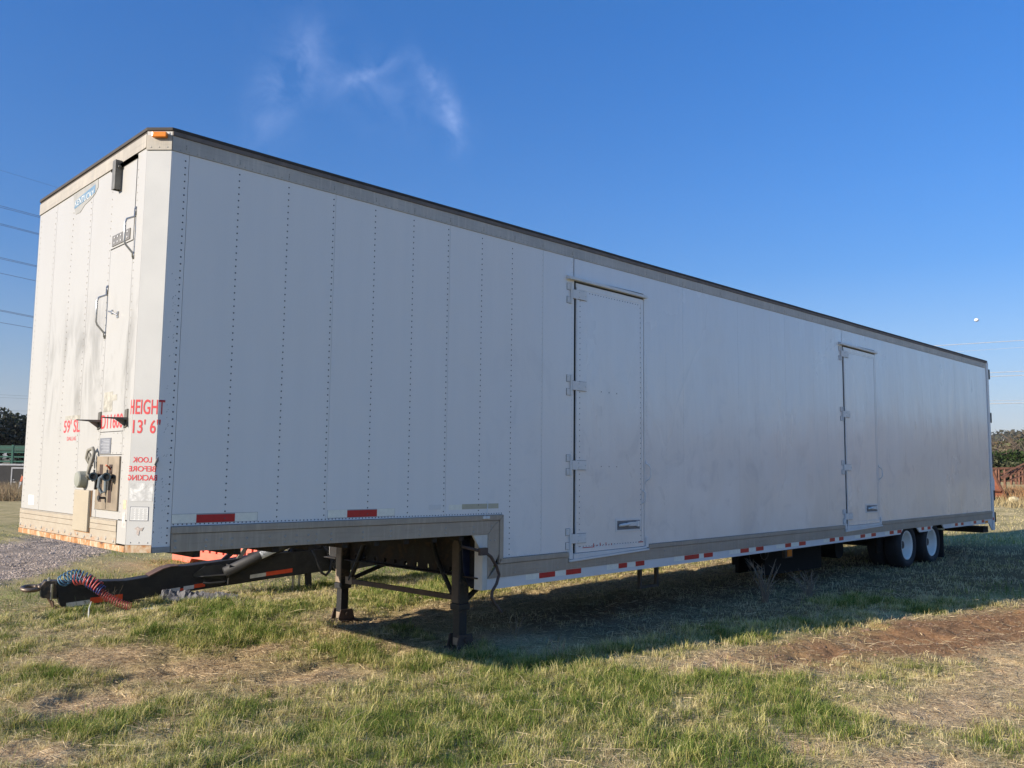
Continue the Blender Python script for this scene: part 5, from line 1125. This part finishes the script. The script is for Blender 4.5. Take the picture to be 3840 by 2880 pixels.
# right: cedars, bare brush trees, far country
ced = crown(4200, (1.6, 1.6, 1.3), CED, 5, .10, 10); brw = crown(3000, (2.4, 2.4, 1.8), BRN, 6, .13, 12); brw2 = crown(2600, (2.6, 2.6, 1.6), BRN, 8, .13, 12); olv = crown(3500, (2.4, 2.4, 1.8), [(.06, .07, .035), (.08, .085, .045)], 9, .13, 12)
tks = trunk_mesh(2.4, 1.8, 3); tkb = trunk_mesh(3.2, 2.2, 4, 8)
spec = [(3785, 1742, 52, ced, 'cedar_tree', 1.0, 'bright green cedar behind the rusty steel frame'), (3705, 1735, 50, olv, 'oak_tree', .7, 'dark oak whose trunk shows beside the rear edge of the white trailer'),
        (3855, 1735, 60, brw, 'bare_tree', .95, 'leafless brown tree right of the cedar at the picture edge'), (3760, 1752, 78, brw2, 'bare_tree', .9, 'leafless brown tree just above and behind the cedar'), (3690, 1752, 84, brw, 'bare_tree', .9, 'leafless brown tree next to the rear edge of the trailer'),
        (3830, 1745, 95, brw2, 'bare_tree', 1.0, 'farther leafless tree behind the one at the picture edge'), (3735, 1725, 120, olv, 'oak_tree', 1.2, 'olive green oak farther back below the skyline'), (3800, 1710, 150, olv, 'oak_tree', 1.4, 'olive oak next to a bare tree in the middle distance'),
        (3900, 1690, 70, ced, 'cedar_tree', 1.4, 'cedar beyond the right edge of the picture'), (3960, 1685, 75, brw, 'bare_tree', 1.5, 'leafless tree beyond the right edge of the picture')]
for i, (px, py, dep, cm, nm, sc, lab) in enumerate(spec):
    p = at(px, py, dep); z = float(hgt(p.x, p.y)); hh = max(.5, (p.z - z) / sc * .62)
    tree(nm, (p.x, p.y, z), hh, cm, tkb if nm == 'bare_tree' else tks, lab, 'trees on the slope behind the rusty frame', sc, i * 1.1)
def far_wood(name, n, rmin, rmax, az0, az1, label, size, cols, seed):
    r = np.random.RandomState(seed); a = np.radians(r.uniform(az0, az1, n)); d = rmin * (rmax / rmin) ** r.rand(n); x = CAM.x + d * np.cos(a); y = CAM.y + d * np.sin(a); z = hgt(x, y); V = []; C = []
    k = 60; s = size * (.7 + .6 * r.rand(n)); dd_ = r.normal(0, 1, (n, k, 3)); dd_ /= np.linalg.norm(dd_, axis=2)[:, :, None]
    c = np.stack([x, y, z + s * .55], -1)[:, None] + dd_ * (s[:, None, None] * np.array([1.15, 1.15, .62])) * (.75 + .3 * r.rand(n, k, 1))
    u = np.clip(r.normal(0, 1, (n, k, 3, 3)), -1.3, 1.3) * (s * .17)[:, None, None, None]; V = (c[:, :, None] + u).reshape(-1, 3); F = np.arange(len(V)).reshape(-1, 3)
    col = np.array(cols)[r.randint(0, len(cols), n)] * r.uniform(.75, 1.25, n)[:, None]; C = np.repeat(col, k * 3, 0)
    return tri_soup(name, V, F, C, LEAFM, label)
far_wood('woodland', 1700, 240, 800, 2, 34, 'scrubby brown and olive woodland filling the valley right of the trailer', 1.9, [(.10, .08, .05), (.06, .065, .03), (.13, .105, .065), (.05, .055, .03)], 3)
far_wood('distant_woods', 1800, 600, 3300, 2, 34, 'dark wooded hills on the far skyline', 6, [(.06, .06, .035), (.08, .07, .045)], 4)
far_wood('roadside_wood', 500, 55, 95, -75, 4, 'brown leafless wood behind the photographer, mirrored in the paint', 2.6, [(.36, .28, .19), (.30, .26, .16), (.42, .33, .22)], 5)
# distant white buildings
WB = simple('white wall', (.75, .75, .74), .6); RB = simple('grey roof', (.4, .4, .42), .6)
for i, (px, py, dep, w, h, lab) in enumerate(((3748, 1630, 1500, 6, 2, 'tiny white house on the far ridge, leftmost of the far houses'), (3803, 1624, 1700, 8, 2.5, 'tiny white building highest on the far ridge'), (3815, 1638, 1100, 9, 1.8, 'long low white shed below the far ridge'), (3764, 1646, 620, 2, 2.6, 'white water tank among the far trees left of the long shed'), (3798, 1645, 640, 1.6, 2, 'small white cabin among the far trees nearest the long shed'))):
    p = at(px, py, dep); e_ = empty('far_building', tuple(p), lab, 'building', 'white buildings on the far hills')
    MB().box(p.x - w / 2, p.x + w / 2, p.y - w / 2, p.y + w / 2, p.z - h, p.z + h / 2).build('wall', WB, e_)
    MB().hexa([(p.x - w * .55, p.y - w * .55, p.z + h / 2 + .01), (p.x + w * .55, p.y - w * .55, p.z + h / 2 + .01), (p.x + w * .55, p.y + w * .55, p.z + h / 2 + .01), (p.x - w * .55, p.y + w * .55, p.z + h / 2 + .01), (p.x - w * .55, p.y, p.z + h * .8), (p.x + w * .55, p.y, p.z + h * .8), (p.x + w * .55, p.y + .1, p.z + h * .8), (p.x - w * .55, p.y + .1, p.z + h * .8)]).build('roof', RB, e_)

# ------------------------------------------------------------------ rusty steel beyond the rear
RUST = simple('orange rusted steel', (.36, .13, .075), .8, 0, .25, 5, ((.16, .07, .045), .56)); RUSTD = simple('dark rusted steel', (.15, .07, .045), .8, 0, .35, 7)
def wp(px, py, dep): return at(px, py, dep)
m = MB(); A = [wp(3690, 1757, 33), wp(3722, 1772, 33), wp(3768, 1862, 33), wp(3690, 1868, 33)]; m.extr(A, Vector((.4, .5, 0))); HO = m.build('rusty_hopper', RUST, None); tag(HO, 'orange rusted sloping steel hopper plate just right of the trailer rear', 'hopper')
MB().bar(wp(3721, 1766, 32.95), wp(3772, 1866, 32.95), .10, .06).build('edge_angle', RUSTD, HO)
MB().bar(wp(3690, 1836, 32.9), wp(3755, 1839, 32.9), .05, .03).build('stiffener', RUSTD, HO)
m = MB(); m.bar(wp(3690, 1758, 36), wp(3990, 1752, 36), .10, .09); m.bar(wp(3690, 1775, 36), wp(3990, 1778, 36), .08, .06)
m.bar(wp(3700, 1806, 36), wp(3990, 1800, 36), .06, .05)
for px in (3735, 3745, 3767, 3791, 3808, 3821, 3834, 3850, 3870, 3890): m.bar(wp(px, 1757, 36), wp(px + 2, 1800 + (px * 7 % 30), 36), .12 if px % 2 else .08, .08)
fr_ = m.build('frame', RUSTD, None); fr_.name = 'steel_rack'; tag(fr_, 'rusted steel pipe rack with upright posts behind the hopper plate', 'steel rack')
m = MB(); m.bar(wp(3755, 1792, 34.5), wp(3990, 1690, 34.5), .08, .12); m.bar(wp(3770, 1772, 34.4), wp(3990, 1668, 34.4), .05, .05); m.bar(wp(3790, 1800, 34.6), wp(3990, 1720, 34.6), .06, .06)
for i in range(9): m.bar(wp(3780 + i * 24, 1781 - i * 10.4, 34.45), wp(3792 + i * 24, 1763 - i * 10.8 + 2, 34.45), .04, .04)
tag(m.build('rusty_conveyor', RUSTD, None), 'long rusted truss boom slanting up to the right over the rack', 'truss')
tuft_mass('rusty_brush', 36.0, 4.0, 2.2, 2.2, 3500, .5, [(.40, .22, .10), (.30, .15, .08), (.45, .30, .16)], 'rust coloured dead brush heaped inside the steel rack', .03)
tuft_mass('dry_field_edge', 33.6, 5, 3, 4, 3000, .3, [(.42, .34, .19), (.34, .27, .14)], 'pale dry grass along the foot of the rusty steel', .03)
c = wp(3802, 1872, 32.5); m = MB(); m.lathe(c, (0, 0, 1), [(-.15, .22), (.0, .20), (.07, .15), (.11, .0)], 20); tag(m.build('cream_dome', simple('cream plastic', (.58, .52, .34), .5), None, smooth=True), 'cream rounded lid lying half buried in the dry grass', 'lid')
m = MB(); m.bar(wp(3785, 1868, 32.8), wp(3990, 1848, 32.6), .05, .05); tag(m.build('fallen_pipe', RUSTD, None), 'dark pipe lying on the grass over the cream lid', 'pipe')

# ------------------------------------------------------------------ power lines and moon
def wire(a, b, mat, label, r, group, ext=3.):
    d = b - a; p0, p1 = a - d * ext, b + d * ext; n = 10; path = [p0.lerp(p1, i / n) for i in range(n + 1)]
    o_ = MB().tube(path, r, 5).build('power_line', mat, None); tag(o_, label, 'power line', group)
WD = simple('dark cable', (.05, .05, .06), .5); WBR = simple('sunlit cable', (.75, .75, .74), .35, .3)
LL = [((0, 777), (146, 815)), ((0, 771), (146, 810)), ((0, 843), (141, 879)), ((0, 838), (141, 875)), ((0, 970), (135, 1000)), ((0, 965), (135, 996)), ((0, 1024), (129, 1052)), ((0, 1166), (122, 1190)), ((0, 1162), (122, 1186)), ((0, 1209), (121, 1230))]
nm_ = ['lower strand of the top pair of', 'upper strand of the top pair of', 'lower strand of the second pair of', 'upper strand of the second pair of', 'lower strand of the third pair of', 'upper strand of the third pair of', 'single one just under the third pair of', 'lower strand of the fourth pair of', 'upper strand of the fourth pair of', 'lowest dark one of']
for (a, b), t in zip(LL, nm_): wire(at(*a, 70), at(*b, 70), WD, t + ' dark cables left of the trailer', .016, 'power lines left of the trailer', 6)
wire(at(0, 638, 90), at(219, 704, 90), WD, 'faint thin cable high above the dark pairs at left', .010, 'power lines left of the trailer', 4)
for (a, b, t) in (((0, 1480), (80, 1484), 'faint level cable low over the oaks at left'), ((0, 1490), (80, 1494), 'faint level cable just under the other low one at left'), ((0, 1540), (80, 1541), 'lowest faint cable touching the oak tops at left')): wire(at(*a, 110), at(*b, 110), WD, t, .009, 'power lines left of the trailer', 8)
RL = [((3520, 1296), (3840, 1276), .024, 'highest bright cable'), ((3600, 1318), (3840, 1302), .010, 'faint thin cable under the highest one'), ((3703, 1398), (3840, 1392), .024, 'upper of the middle pair of bright cables'), ((3703, 1412), (3840, 1407), .026, 'lower of the middle pair of bright cables'), ((3705, 1503), (3840, 1501), .014, 'thin upper cable of the lowest pair'), ((3705, 1514), (3840, 1511), .030, 'thick lower cable of the lowest pair')]
for a, b, r, t in RL: wire(at(*a, 90), at(*b, 90), WBR, t + ' right of the trailer', r * 1.4, 'power lines right of the trailer', 2)
mc = at(3662, 1200, 20000); bm = bmesh.new(); bmesh.ops.create_uvsphere(bm, u_segments=24, v_segments=16, radius=49); mm = bpy.data.meshes.new('moon'); bm.to_mesh(mm); bm.free(); mm.materials.append(simple('moon rock', (.8, .79, .76), 1, 0, .05)); mo = bpy.data.objects.new('moon', mm); COL.objects.link(mo); mo.location = mc; mo.scale = (1, 1, .78); tag(mo, 'small white gibbous moon in the blue sky right of the trailer', 'moon')

# ------------------------------------------------------------------ air
HAZE = True
if HAZE:
    m = MB(); m.box(-720, 4400, -720, 4300, -40, 262)
    hz = bpy.data.materials.new('haze'); hz.use_nodes = True; t_ = hz.node_tree; t_.nodes.clear(); ou_ = t_.nodes.new('ShaderNodeOutputMaterial'); pv = t_.nodes.new('ShaderNodeVolumePrincipled')
    pv.inputs['Color'].default_value = (.80, .88, 1, 1); pv.inputs['Density'].default_value = .00012; pv.inputs['Anisotropy'].default_value = .0; t_.links.new(pv.outputs[0], ou_.inputs['Volume'])
    o = m.build('haze', hz, None); tag(o, 'thin blue haze lying over the valley', kind='stuff')
